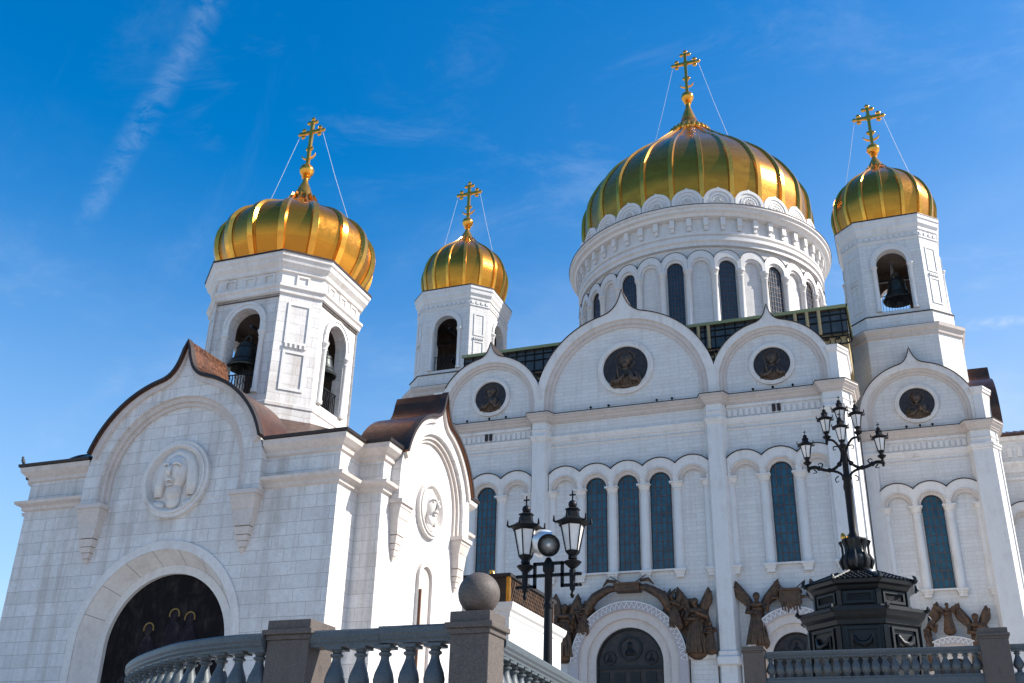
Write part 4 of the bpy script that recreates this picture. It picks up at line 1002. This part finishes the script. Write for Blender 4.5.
# gables on four sides, with consoles, roundels and copper barrel roofs
def ggable(ang, dist, R, zc, ztip, rr1, rr2, xf, depth, med, oy=0):
    PRE['m'] = Matrix.Translation((0, oy, 0)) @ Matrix.Rotation(ang, 4, 'Z') @ Matrix.Translation((0, -dist, 0))
    g_ = gable(gate, 0, 0, R, zc, ztip, 5.75, xf, rr1, rr2, depth, mat='marble_big', front=.42, fl='copper', flt=.11, flw=.26, zfl=7.8)
    O = ogee(R, zc, ztip, 5.75, xf); O = [p for p in O if p[1] > 7.8]
    q = MB(); o2 = offset_line(O, .12); q.band(offset_line(O, .16), offset_line(O, .02), -.72, -.40); q.build('copper_edge', 'flash', g_)
    q = MB(); q.band(O, [(x*.94, z-.22) for x, z in O], -.56, -.40); q.build('gable_moulding', 'archi', g_)
    c = (rr2+R)/2
    for s in (-1, 1):
        q = MB(); hw = (R-rr2)/2-.02; x = s*c
        q.box(x-hw-.08, x+hw+.08, -.62, .0, 5.58, 5.76); q.box(x-hw, x+hw, -.54, 0, 5.42, 5.58)
        for z0, z1, w0, w1, d0, d1 in ((5.0, 5.42, hw*.86, hw, .42, .52), (4.3, 5.0, hw*.62, hw*.86, .36, .40), (3.95, 4.26, hw*.55, hw*.62, .28, .34), (3.7, 3.92, hw*.42, hw*.5, .22, .28), (3.45, 3.68, hw*.28, hw*.36, .16, .2), (3.25, 3.43, hw*.1, hw*.24, .06, .14)):
            q.add([(x-w0, -d0, z0), (x+w0, -d0, z0), (x+w0, .05, z0), (x-w0, .05, z0), (x-w1, -d1, z1), (x+w1, -d1, z1), (x+w1, .05, z1), (x-w1, .05, z1)], [(0, 3, 2, 1), (4, 5, 6, 7), (0, 1, 5, 4), (1, 2, 6, 5), (2, 3, 7, 6), (3, 0, 4, 7)])
        q.build('console', 'archi', g_)
    mx_, mz, mr = med
    q = MB(); n = 44
    ring = lambda r: arc(mx_, mz, r, 0, 2*PI, n)[:-1]
    q.band(ring(mr), ring(mr*.9), -.2, .02, True); q.band(ring(mr*.9), ring(mr*.86), -.27, .02, True)
    for k4 in range(6): q.band(ring(mr*(.86-.018*k4)), ring(mr*(.842-.018*k4)), -.27+.042*(k4+.5), .02, True)
    r_ = q.build('roundel', 'trim', g_)
    q = MB(); q.slab(ring(mr*.8), -.02, .04); q.build('roundel_panel', 'trim', r_)
    b = MB(); mq = mr*1.2; cz = mz+.06*mr; Y0 = -.1
    b.ball((mx_, Y0, cz+mq*.08), mq*.30, 20, 14, (.92, .75, 1.3))
    for k5 in range(3):
        f5 = 1+.14*k5; b.tube([(mx_+mq*u*f5, Y0+.07+.03*k5, cz+mq*w) for u, w in ((-.36, -.42), (-.36, -.15), (-.33, .16), (-.22, .42), (0, .53+.03*k5), (.22, .42), (.33, .16), (.36, -.15), (.36, -.42))], [mq*.07, mq*.1, mq*.1, mq*.1, mq*.1, mq*.1, mq*.1, mq*.1, mq*.07], 8)
    b.ball((mx_, Y0-.02, cz-mq*.33), mq*.2, 14, 10, (.95, .75, 1.1))
    b.tube([(mx_, Y0-mq*.2, cz+mq*.22), (mx_, Y0-mq*.3, cz+mq*.02), (mx_, Y0-mq*.24, cz-mq*.04)], [mq*.03, mq*.055, mq*.04], 8)
    for s in (-1, 1):
        b.tube([(mx_+s*mq*.04, Y0-mq*.23, cz+mq*.2), (mx_+s*mq*.13, Y0-mq*.225, cz+mq*.235), (mx_+s*mq*.22, Y0-mq*.16, cz+mq*.19)], mq*.028, 6)
        b.ball((mx_+s*mq*.12, Y0-mq*.19, cz+mq*.14), mq*.045, 8, 6, (1.5, .6, .8))
        b.ball((mx_+s*mq*.42, -.03, cz-mq*.6), mq*.22, 12, 8, (1.05, .4, .5))
    b.tube([(mx_-mq*.1, Y0-mq*.2, cz-mq*.14), (mx_, Y0-mq*.25, cz-mq*.12), (mx_+mq*.1, Y0-mq*.2, cz-mq*.14)], mq*.03, 6); b.tube([(mx_-mq*.08, Y0-mq*.19, cz-mq*.22), (mx_+mq*.08, Y0-mq*.19, cz-mq*.22)], mq*.028, 6)
    b.ball((mx_, -.06, cz-mq*.52), mq*.18, 12, 8, (1, .6, 1))
    b.build('relief_head', 'trim', r_, smooth=True)
    PRE['m'] = Matrix.Identity(4)
    return g_
for ang, gd in ((0, 6.5), (PI, 4.7)): ggable(ang, gd, 4.6, 6.7, 13.0, 3.75, 3.35, 1.15, 2.2, (.12, 6.68, 1.72))
for ang in (PI/2, -PI/2): gsd = ggable(ang, 9.24, 3.75, 6.75, 11.85, 3.0, 2.65, .95, 2.0, (0, 6.3, 1.28), -.35)
# arched niche and copper pipe on the sunny side
PRE['m'] = Matrix.Rotation(PI/2, 4, 'Z') @ Matrix.Translation((0, -9.24, 0))
q = MB(); n = 16; nx_ = -.35
q.band([(nx_+.78, -2)]+arc(nx_, 3.15, .78, 0, PI, n)+[(nx_-.78, -2)], [(nx_+.58, -2)]+arc(nx_, 3.15, .58, 0, PI, n)+[(nx_-.58, -2)], -.16, .02); nc = q.build('niche_window', 'trim', gate)
q = MB(); q.slab(arc(nx_, 3.15, .58, 0, PI, n)+[(nx_-.58, -2), (nx_+.58, -2)], -.02, .03); q.build('niche_panel', 'trim_warm', nc)
q = MB(); q.tube([(nx_-.72, -.22, 2.6), (nx_-.72, -.22, ZB)], .06, 8); q.build('copper_pipe', 'copper', gate)
PRE['m'] = Matrix.Identity(4)
# copper roofs around the tower foot
q = MB(); OC = octagon(1.7, 3.3)
B4 = [(-4.6, -6.3), (4.6, -6.3), (9.0, -4.6), (9.0, 3.7), (4.6, 4.5), (-4.6, 4.5), (-9.0, 3.7), (-9.0, -4.6)]
q.add([(x, y, 8.04) for x, y in B4]+[(x, y, 10.7) for x, y in OC], [(i, (i+1) % 8, 8+(i+1) % 8, 8+i) for i in range(8)])
q.box(-8.0, 8.0, -6.4, 4.6, 7.93, 8.02); q.box(-9.1, 9.1, -4.75, 3.85, 7.94, 8.03)
q.build('copper_roof', 'copper', gate)
# tower and dome
setxf(GS, GO+Vector((-.14, .22, 0))*GS)
mb = MB(); mb.prism(octagon(1.95, 3.55), 9.4, 11.4); mb.sweep(octagon(1.95, 3.55), [(0, 11.2), (.05, 11.25), (.05, 11.4), (0, 11.45)], True); mb.build('tower_base', 'marble_big', gate)
bt = belfry(gate, 1.87, 3.4, 11.4, 17.5, .92, 15.75, 12.0, .55, 15.3, 'marble_big', panels=((12.3, 14.1), (14.75, 16.7)), rec=.12, u=.75)
q = MB(); O8 = octagon(1.87, 3.4)
q.prism(O8, 17.4, 18.7)
q.sweep(O8, [(0, 17.25), (.1, 17.3), (.12, 17.5), (.22, 17.6), (.22, 17.72), (0, 17.78)], True)
q.sweep(O8, [(0, 18.45), (.12, 18.5), (.15, 18.68), (.34, 18.9), (.40, 19.1), (.48, 19.18), (.5, 19.38), (-.4, 19.5)], True)
for k in range(8):
    dd = 3.4 if k % 2 == 0 else (1.87+3.4)/math.sqrt(2); q.M = Matrix.Rotation(PI/4*k, 4, 'Z') @ Matrix.Translation((0, -dd, 0))
    for xx in ((-1.15, 0, 1.15) if k % 2 == 0 else (0,)):
        q.band([(xx+.33, 18.4), (xx-.33, 18.4), (xx-.33, 17.82), (xx+.33, 17.82)], [(xx+.23, 18.3), (xx-.23, 18.3), (xx-.23, 17.92), (xx+.23, 17.92)], -.07, .02, True)
q.build('cornice', 'trim', bt)
MB().sweep(octagon(1.87, 3.4), [(.40, 19.44), (.54, 19.36), (.54, 19.46), (.3, 19.53)], True).build('copper_edge', 'flash', bt)
dome(gate, .08, .1, [(3.25, 18.9), (3.7, 19.7), (4.08, 20.55), (4.2, 21.4), (4.05, 22.2), (3.55, 22.9), (2.8, 23.45), (2.0, 23.9), (1.3, 24.35), (.8, 24.9), (.55, 25.4)], 16, .44, (27.2, .42), 31.05, 1.95, 29.9, .088, (3.1, 23.3, 0, .013), crown=(1.0, 24.45))
setxf(1)
def gp(x, y, z): return GO+Vector((x, y, z))*GS
p = gp(-.4, -2.3, 15.6); bell(p.x, p.y, p.z, .62, 'dark bronze bell in the shaded front arch of the gatehouse tower', 'bells')
p = gp(2.75, -.1, 15.4); bell(p.x, p.y, p.z, .52, 'greenish sunlit bronze bell in the right side arch of the gatehouse tower', 'bells')

# ================================================================== PAVILION BESIDE THE GATEHOUSE
pv = thing('entrance_pavilion', 'low white block with a bronze lattice parapet between gatehouse and cathedral', 'pavilion', (3.4, -43.6, -5.45))
mb = MB(); mb.box(-1.0, 7.1, -46.9, -40.3, -5.45, 1.35); mb.build('wall', 'trim_clean', pv)
q = MB(); rect = [(-1.0, -46.9), (7.1, -46.9), (7.1, -40.3), (-1.0, -40.3)]
q.sweep(rect, [(0, 1.0), (.04, 1.05), (.06, 1.2), (.14, 1.28), (.2, 1.42), (.22, 1.56), (-.3, 1.58)], True); q.build('cornice', 'trim_clean', pv)
q = MB(); q.box(-.9, 7.0, -46.8, -41.1, 1.56, 2.66); lp = q.build('lattice_parapet', 'lacquer', pv)
q = MB(); q.box(-1.0, 7.12, -46.92, -41.0, 2.62, 2.76); q.build('parapet_rail', 'bronze_dark', lp)
q = MB()
for i in range(25):
    y = -46.6+i*.2; q.add([(7.005, y, 1.7), (7.045, y, 1.7), (7.045, y+.5, 2.55), (7.005, y+.5, 2.55), (7.005, y+.06, 1.7), (7.045, y+.06, 1.7), (7.045, y+.56, 2.55), (7.005, y+.56, 2.55)], [(1, 5, 6, 2), (0, 1, 2, 3), (5, 4, 7, 6)])
    q.add([(7.005, y+.5, 1.7), (7.035, y+.5, 1.7), (7.035, y, 2.55), (7.005, y, 2.55), (7.005, y+.56, 1.7), (7.035, y+.56, 1.7), (7.035, y+.06, 2.55), (7.005, y+.06, 2.55)], [(1, 5, 6, 2), (0, 1, 2, 3), (5, 4, 7, 6)])
q.build('lattice', 'bronze', lp)
for y in (-46.86, -41.36):
    q = MB(); q.box(6.92, 7.07, y, y+.14, 1.56, 2.62); q.build('gilded_post', 'goldtrim' if y < -46 else 'bronze', lp)
q = MB(); q.lathe([(.16, 2.76), (.16, 2.9), (.12, 2.95), (.12, 3.02), (.03, 3.06)], 16, (6.05, -46.3)); q.build('gilded_knob', 'goldtrim', pv, autos=40)

# ================================================================== BALUSTRADES AND PIERS
BAL = [(.62, 0), (.62, .09), (.42, .12), (.5, .16), (.42, .2), (.62, .24), (.95, .34), (1.0, .42), (.86, .54), (.52, .70), (.40, .78), (.40, .82), (.62, .85), (.62, .88), (.42, .90), (.56, .95), (.66, .96), (.66, 1.0)]
def baluster_mb(x, y, z0, z1, r, seg=14):
    mb = MB(); h = z1-z0
    mb.lathe([(q*r, z0+z*h) for q, z in BAL], seg, (x, y)); mb.box(x-r*.85, x+r*.85, y-r*.85, y+r*.85, z1-h*.05, z1+.005); mb.box(x-r*.9, x+r*.9, y-r*.9, y+r*.9, z0-.005, z0+h*.06)
    return mb
def along(path, step, start=0.0):
    out = []; acc = -start
    for a, b in zip(path[:-1], path[1:]):
        a = Vector(a); b = Vector(b); d = (b-a).length; t = -acc
        while t < d:
            if t >= 0: out.append(a+(b-a)*t/d)
            t += step
        acc = d-(t-step) - 0
        acc = -(t-d); acc = acc
        acc = -(t-d)
    return out
def walk(path, step, start):
    pts = [Vector(p) for p in path]; out = []; s = start; L_ = 0
    for a, b in zip(pts[:-1], pts[1:]):
        d = (b-a).length
        while s <= L_+d: out.append(a+(b-a)*((s-L_)/d)); s += step
        L_ += d
    return out
def balustrade(label, path, zr, rail_h, half, zb, step, start, r, mat='granite_blue', group='stone balustrades', base_h=.16):
    c = path[len(path)//2]
    t = thing('balustrade', label, 'balustrade', (c[0], c[1], zb-base_h), group)
    w = half; h = rail_h
    prof = [(-w*.7, zr-h), (w*.7, zr-h), (w*.7, zr-h*.85), (w*.86, zr-h*.72), (w*.86, zr-h*.6), (w, zr-h*.45), (w, zr-h*.12), (w*.9, zr), (-w*.9, zr), (-w, zr-h*.12), (-w, zr-h*.45), (-w*.86, zr-h*.6), (-w*.86, zr-h*.72), (-w*.7, zr-h*.85), (-w*.7, zr-h)]
    q = MB(); q.sweep(path, prof); q.build('handrail', mat, t, autos=25)
    q = MB(); q.sweep(path, [(-w*.9, zb-base_h), (w*.9, zb-base_h), (w*.9, zb-.03), (w*.8, zb), (-w*.8, zb), (-w*.9, zb-.03), (-w*.9, zb-base_h)]); q.build('base_course', mat, t, autos=25)
    first = None
    for p in walk(path, step, start):
        if first is None: first = (baluster_mb(p.x, p.y, zb, zr-h, r).build('baluster', mat, t, autos=35), p.copy())
        else: copy_tree(first[0], t, (p.x-first[1].x, p.y-first[1].y, 0))
    return t
ARC = [(14.32, -74.42), (13.96, -74.40), (13.4, -74.26), (12.72, -74.0), (12.0, -73.55), (11.25, -73.0), (10.55, -72.35), (10.0, -71.6), (9.62, -70.8), (9.4, -69.9), (9.35, -69.0)]
AP = []
for i in range(len(ARC)-1):
    p0, p1, p2, p3 = (Vector(ARC[max(0, min(len(ARC)-1, j))]) for j in (i-1, i, i+1, i+2))
    for k in range(5):
        t = k/5; q_ = .5*((2*p1)+(-p0+p2)*t+(2*p0-5*p1+4*p2-p3)*t*t+(-p0+3*p1-3*p2+p3)*t**3); AP.append((q_.x, q_.y))
AP.append(ARC[-1])
balustrade('curved grey stone balustrade sweeping away before the gatehouse door', AP, -4.45, .2, .17, -5.34, .34, .10, .135)
balustrade('short grey balustrade with five balusters between the two brown piers', [(14.9, -74.33), (15.95, -74.33)], -4.43, .2, .17, -5.34, .343, .40, .135)
bx = COL.objects[-1]
balu = [o for o in COL.objects if o.name.startswith('balustrade') and o.parent is None][-1]
q = MB(); z = -4.41; w = .172; h = .2
q.sweep([(15.95, -74.33), (16.95, -74.33)], [(-w*.7, z-h), (w*.7, z-h), (w*.7, z-h*.85), (w*.86, z-h*.72), (w*.86, z-h*.6), (w, z-h*.45), (w, z-h*.12), (w*.9, z), (-w*.9, z), (-w, z-h*.12), (-w, z-h*.45), (-w*.86, z-h*.6), (-w*.86, z-h*.72), (-w*.7, z-h*.85), (-w*.7, z-h)]); q.build('handrail', 'granite_blue', balu, autos=25)
q = MB(); q.box(15.95, 16.95, -74.48, -74.18, -5.5, -5.34); q.build('base_course', 'granite_blue', balu)
b0 = [c for c in balu.children if c.name.startswith('baluster')]
b0 = b0[-1]
for i in range(1, 4): copy_tree(b0, balu, (.343*i, 0, 0))
balustrade('sunlit grey balustrade running back from the pier with a stone ball', [(17.24, -73.85), (16.92, -69.5), (16.68, -66.2)], -4.5, .2, .17, -5.34, .343, .2, .135)
balustrade('long grey balustrade in front of the large lamp pedestal', [(17.4, -49.83), (24.05, -49.83)], -1.13, .17, .17, -2.0, .30, .17, .16, base_h=.4)
balustrade('grey balustrade at the right edge beyond the far pier', [(24.85, -49.83), (29.0, -49.83)], -1.11, .17, .17, -2.0, .30, .2, .16, base_h=.4)
def pier(label, x, y, half, z0, zcap, ztop, ball=0, mat='granite_brown'):
    t = thing('stone_pier', label, 'pier', (x, y, z0), 'stone piers of the balustrades')
    sq = lambda h: [(x-h, y-h), (x+h, y-h), (x+h, y+h), (x-h, y+h)]
    MB().prism(sq(half), z0, zcap).build('shaft', mat, t, bevel=.012)
    q = MB(); d = ztop-zcap
    q.prism(sq(half+.02), zcap, zcap+d*.25); q.prism(sq(half+.06), zcap+d*.25, zcap+d*.5); q.prism(sq(half+.01), zcap+d*.5, ztop); q.build('pier_cap', mat, t, bevel=.01)
    if ball:
        q = MB(); q.ball((x, y, ztop+ball*.96), ball, 40, 24); q.lathe([(ball*.55, ztop), (ball*.5, ztop+.03), (ball*.4, ztop+.05)], 20, (x, y)); q.build('stone_ball', mat, t, smooth=True)
    return t
pier('brown granite pier with a plain flat cap beside the curved balustrade', 14.66, -74.19, .31, -5.5, -4.53, -4.28)
pier('brown granite pier carrying a round stone ball', 17.18, -74.23, .255, -5.5, -4.54, -4.27, .262)
pier('slim pinkish pier at the left end of the long balustrade', 17.05, -49.7, .35, -2.3, -1.14, -.94, mat='granite_brown')
pier('tall dark pier at the right end of the long balustrade', 24.45, -49.7, .42, -2.3, -.95, -.62, mat='granite_brown')

# ================================================================== LAMPS
def lantern(root, x, y, z):
    """hexagonal lantern; z is the height of its eave"""
    q = MB(); c = (x, y)
    q.lathe([(.25, z-.03), (.31, z), (.33, z+.03), (.24, z+.07), (.15, z+.13)], 6, c, capb=False); q.lathe([(.135, z+.12), (.14, z+.14), (.125, z+.25), (.15, z+.26), (.15, z+.28), (.06, z+.31)], 6, c)
    q.ball((x, y, z+.37), .085, 12, 8); q.lathe([(.05, z+.29), (.035, z+.33)], 8, c)
    for k in range(6):
        a = PI/3*k; sx, cy_ = math.sin(a), -math.cos(a)
        q.tube([(x+.31*sx, y+.31*cy_, z+.0), (x+.36*sx, y+.36*cy_, z+.03), (x+.36*sx, y+.36*cy_, z+.13)], [.022, .026, .012], 5)
        q.tube([(x+.235*sx, y+.235*cy_, z), (x+.125*sx, y+.125*cy_, z-.54)], .014, 5)
    q.lathe([(.24, z-.03), (.225, z-.05)], 6, c, capb=False, capt=False)
    q.lathe([(.05, z-.70), (.09, z-.67), (.08, z-.61), (.135, z-.55), (.14, z-.52), (.11, z-.52)], 6, c)
    q.lathe([(.03, z-.86), (.06, z-.84), (.13, z-.78), (.17, z-.73), (.14, z-.71), (.05, z-.70)], 16, c)
    l = q.build('lantern', 'iron', root, autos=40)
    MB().lathe([(.108, z-.52), (.215, z-.04)], 6, c).build('lamp_glass', 'milk', l)
    q = MB(); q.box(x-.012, x+.012, y-.012, y+.012, z+.44, z+.64); q.box(x-.06, x+.06, y-.01, y+.01, z+.545, z+.572); q.build('lantern_cross', 'iron', l)
    return l
dl = thing('street_lamp', 'black double lamp post with two hexagonal lanterns and a round floodlight', 'lamp post', (15.96, -68, -5.45), 'lamp posts')
X, Y = 15.96, -68
q = MB(); q.lathe([(.2, -5.45), (.2, -5.1), (.12, -4.95), (.09, -4.6), (.075, -3.0), (.095, -2.98), (.095, -2.92), (.075, -2.9), (.07, -2.35), (.11, -2.3), (.11, -2.2), (.08, -2.12), (.04, -2.05)], 16, (X, Y)); q.build('pole', 'iron', dl, autos=40)
q = MB()
for s in (-1, 1):
    for (x0, z0, x1, z1) in ((0, -2.16, .27, -2.16), (.27, -2.16, .27, -2.58), (.27, -2.58, .55, -2.58), (0, -2.38, .57, -2.38)):
        q.box(X+s*min(x0, x1)-s*0-.025*0-(.028 if s > 0 else -.028), X+s*max(x0, x1)+(.028 if s > 0 else -.028), Y-.028, Y+.028, min(z0, z1)-.028, max(z0, z1)+.028)
    q.lathe([(.02, -2.82), (.045, -2.76), (.02, -2.7), (.05, -2.66), (.06, -2.3), (.03, -2.28)], 10, (X+s*.465, Y)); q.ball((X+s*.62, Y, -2.38), .035, 8, 6); q.ball((X+s*.62, Y, -2.58), .035, 8, 6)
q.build('cross_arm', 'iron', dl)
la = lantern(dl, X-.46, Y, -1.46); copy_tree(la, dl, (.93, 0, .03))
def flood(root, c, r, look, rim='iron'):
    d = Vector(look).normalized(); rot = d.to_track_quat('Z', 'Y').to_matrix().to_4x4(); PRE['m'] = Matrix.Translation(c) @ rot
    q = MB(); q.lathe([(r*.35, -r*1.1), (r*.8, -r*.7), (r, -r*.1), (r, .04), (r*.84, .04), (r*.84, -.02)], 28, capt=False); f = q.build('floodlight', rim, root, autos=40)
    MB().lathe([(.001, -r*.55), (r*.4, -r*.42), (r*.84, -.03)], 28).build('reflector', 'chrome', f, smooth=True)
    q = MB(); q.ball((0, 0, -r*.25), r*.2, 12, 8); q.build('bulb', 'milk', f, smooth=True)
    PRE['m'] = Matrix.Identity(4)
flood(dl, (X+.06, Y-.18, -1.86), .21, (.36, -.9, -.32)); flood(dl, (X-.14, Y+.15, -1.74), .27, (.75, .55, -.3), 'chrome')

bl = thing('street_lamp', 'large black candelabra lamp with six lanterns on an octagonal cast iron pedestal', 'lamp post', (20.48, -45.5, -2.1), 'lamp posts')
X, Y = 20.48, -45.5; PRE['m'] = Matrix.Translation((X, Y, 0))
k8 = .4142
def oc(a): return octagon(a*k8, a)
q = MB(); q.prism(oc(1.9), -2.1, .6)
q.sweep(oc(1.9), [(.3, -2.1), (.3, -1.6), (.12, -1.45), (0, -1.4)], True)
q.sweep(oc(1.9), [(0, .35), (.06, .4), (.08, .55), (.2, .66), (.26, .8), (.3, .84), (.3, .95), (-.25, 1.05)], True)
q.prism(oc(1.6), .9, 1.85); q.sweep(oc(1.6), [(.1, .95), (.1, 1.1), (0, 1.15)], True)
q.sweep(oc(1.6), [(0, 1.62), (.06, 1.68), (.14, 1.8), (.26, 1.86), (.3, 1.98), (-.1, 2.02)], True)
pd = q.build('pedestal', 'iron_green', bl)
q = MB(); T = PRE['m'].copy()
for k in range(8):
    for a, w in ((1.9, 1.9*k8), (1.6, 1.6*k8)):
        q.M = T @ Matrix.Rotation(PI/4*k, 4, 'Z') @ Matrix.Translation((0, -a, 0))
        z0, z1 = (-1.35, .3) if a > 1.7 else (1.17, 1.6)
        q.band([(w*.74, z1), (-w*.74, z1), (-w*.74, z0), (w*.74, z0)], [(w*.62, z1-.09), (-w*.62, z1-.09), (-w*.62, z0+.09), (w*.62, z0+.09)], -.07, .02, True)
        if a > 1.7:
            q.tube([(-.34, -.06, .02), (-.2, -.12, -.22), (0, -.14, -.3), (.2, -.12, -.22), (.34, -.06, .02)], [.05, .08, .1, .08, .05], 7); q.tube([(-.34, -.05, .05), (-.36, -.07, -.55)], [.07, .02], 6); q.tube([(.34, -.05, .05), (.36, -.07, -.55)], [.07, .02], 6)
            q.ball((0, -.04, -.75), .16, 12, 8, (1, .5, 1.2))
        else:
            for i in range(12):
                for j in range(7): q.ball((-w*.54+w*i*.098+(j % 2)*.03, -.01, 1.265+j*.04), .026, 5, 4, (1, .6, .8))
        q.M = T @ Matrix.Rotation(PI/4*k+PI/8, 4, 'Z') @ Matrix.Translation((0, -a/math.cos(PI/8), 0))
        q.box(-.09, .09, -.05, .08, z0-.05, z1+.05)
        if a < 1.7:
            q.tube([(0, -.3, 1.92), (0, -.4, 2.02), (0, -.38, 2.14), (0, -.3, 2.2)], [.07, .09, .06, .02], 6)
        else: q.tube([(0, -.3, .86), (0, -.4, .95), (0, -.36, 1.06)], [.07, .09, .03], 6)
q.build('relief_panel', 'iron_green', pd)
q = MB(); A1, A0 = oc(1.88), oc(.7)
q.add([(x, y, 2.0) for x, y in A1]+[(x, y, 2.5) for x, y in A0], [(i, (i+1) % 8, 8+(i+1) % 8, 8+i) for i in range(8)]+[tuple(range(8, 16))])
for k in range(8):
    q.M = T @ Matrix.Rotation(PI/4*k, 4, 'Z')
    for j in range(5):
        t = (j+.5)/5; rr3 = 1.88+(.7-1.88)*t; zz = 2.0+.5*t; n = max(2, int(rr3*k8*2/.17))
        for i in range(n): q.ball((-rr3*k8+2*rr3*k8*(i+.5)/n, -rr3, zz+.01), .085, 6, 4, (1, 1.2, .45))
    q.M = T @ Matrix.Rotation(PI/4*k+PI/8, 4, 'Z'); q.tube([(0, -1.88/math.cos(PI/8), 2.02), (0, -.7/math.cos(PI/8), 2.53)], .06, 6)
q.build('pedestal_roof', 'iron_green', pd); pd.location.z -= .28
q = MB(); q.lathe([(.42, 2.45), (.42, 2.56), (.34, 2.6), (.46, 2.7), (.52, 2.86), (.5, 3.0), (.40, 3.15), (.38, 3.3), (.44, 3.45), (.48, 3.52), (.46, 3.58), (.1, 3.6)], 24)
for k in range(8):
    a = PI/4*k; sx, cy_ = math.sin(a), -math.cos(a)
    q.tube([(.5*sx, .5*cy_, 2.66), (.57*sx, .57*cy_, 2.88), (.47*sx, .47*cy_, 3.1), (.47*sx, .47*cy_, 3.35), (.54*sx, .54*cy_, 3.52)], [.05, .09, .05, .05, .07], 6)
q.v = [Vector((v.x, v.y, 3.58-(3.58-v.z)*1.25)) for v in q.v]; vs_ = q.build('vase', 'iron_green', bl, autos=45)
q = MB()
for k in range(5):
    a = PI+.5*k-1.6; q.ball((.4*math.cos(a), .3*math.sin(a)+.15, 3.68+.08*(k % 2)), .1, 8, 6, (1, .7, 1.5))
q.build('gilded_leaf', 'goldtrim', bl, smooth=True)
q = MB(); q.lathe([(.2, 3.55), (.2, 3.75), (.15, 3.85), (.15, 5.9), (.19, 5.95), (.19, 6.05), (.12, 6.1), (.1, 7.2), (.14, 7.25), (.05, 7.35)], 16); q.build('pole', 'iron', bl, autos=40)
def S2(pts, rad): return spline(pts, 5), rad
def arm(ang, outer=True):
    q = MB(); q.M = T @ Matrix.Rotation(ang, 4, 'Z')
    def tb(pts, r0, r1):
        P = spline(pts, 5); q.tube([(x, 0, z) for x, z in P], [r0+(r1-r0)*i/(len(P)-1) for i in range(len(P))], 8)
    if outer:
        tb([(.08, 7.05), (.14, 6.72), (.34, 6.47), (.61, 6.36), (.92, 6.44), (1.16, 6.54), (1.40, 6.50)], .05, .075)
        tb([(.61, 6.36), (.4, 6.3), (.2, 6.18), (.1, 5.95), (.14, 5.6), (.06, 5.35), (.14, 5.22)], .06, .025)
        tb([(.95, 6.47), (.85, 6.62), (.95, 6.7), (1.02, 6.62)], .03, .015); tb([(.3, 6.1), (.42, 6.0), (.4, 5.86), (.3, 5.9)], .028, .012); tb([(1.2, 6.45), (1.1, 6.33), (1.25, 6.3)], .03, .012)
        for x, z in ((.22, 6.58), (.61, 6.37), (1.0, 6.48)): q.ball((x, 0, z), .1, 8, 6)
        q.tube([(1.40, 0, 6.42), (1.40, 0, 6.66)], .06, 8); q.ball((1.40, 0, 6.38), .05, 8, 6)
    tb([(.06, 6.97), (.16, 7.3), (.34, 7.56), (.5, 7.62), (.60, 7.6)], .05, .05)
    tb([(.16, 7.3), (.36, 7.32), (.38, 7.18), (.28, 7.2)], .03, .012)
    q.tube([(.60, 0, 7.5), (.60, 0, 7.78)], .055, 8); q.ball((.60, 0, 7.46), .05, 8, 6)
    return q.build('arm', 'iron', bl, smooth=True)
arm(0); arm(PI); arm(-PI/2, False); arm(PI/2, False)
PRE['m'] = Matrix.Identity(4)
l0 = lantern(bl, X-1.42, Y, 7.48)
for dx, dy, dz in ((2.80, 0, .02), (.84, 0, 1.0), (2.04, 0, 1.08), (1.42, -.55, .40), (1.42, .55, 1.55)): copy_tree(l0, bl, (dx, dy, dz))
q = MB(); q.tube([(X, Y+.1, 7.3), (X, Y+.3, 7.9), (X, Y+.55, 8.2)], .045, 8); q.tube([(X, Y-.4, 7.0), (X, Y-.55, 7.1)], .05, 8); q.build('arm', 'iron', bl, smooth=True)

# ================================================================== a bird on the gatehouse corner
p = gp(-8.55, -6.85, 8.06)
mb = MB(); mb.ball((p.x, p.y, p.z+.14), .075, 12, 8, (.8, 1.0, 1.5), Matrix.Rotation(R_(-25), 3, 'Y')); mb.ball((p.x-.05, p.y, p.z+.27), .045, 10, 8); mb.tube([(p.x-.08, p.y, p.z+.27), (p.x-.13, p.y, p.z+.26)], [.015, .004], 6); mb.tube([(p.x+.05, p.y, p.z+.08), (p.x+.14, p.y, p.z-.06)], [.04, .025], 6); mb.tube([(p.x, p.y-.02, p.z+.06), (p.x, p.y-.02, p.z-.005)], .01, 5); mb.tube([(p.x, p.y+.02, p.z+.06), (p.x, p.y+.02, p.z-.005)], .01, 5)
bd = sculpt(mb, 'bird', 'bird', None, .012, 1); tag(bd, 'small dark bird perched on the left corner of the gatehouse cornice', 'bird')
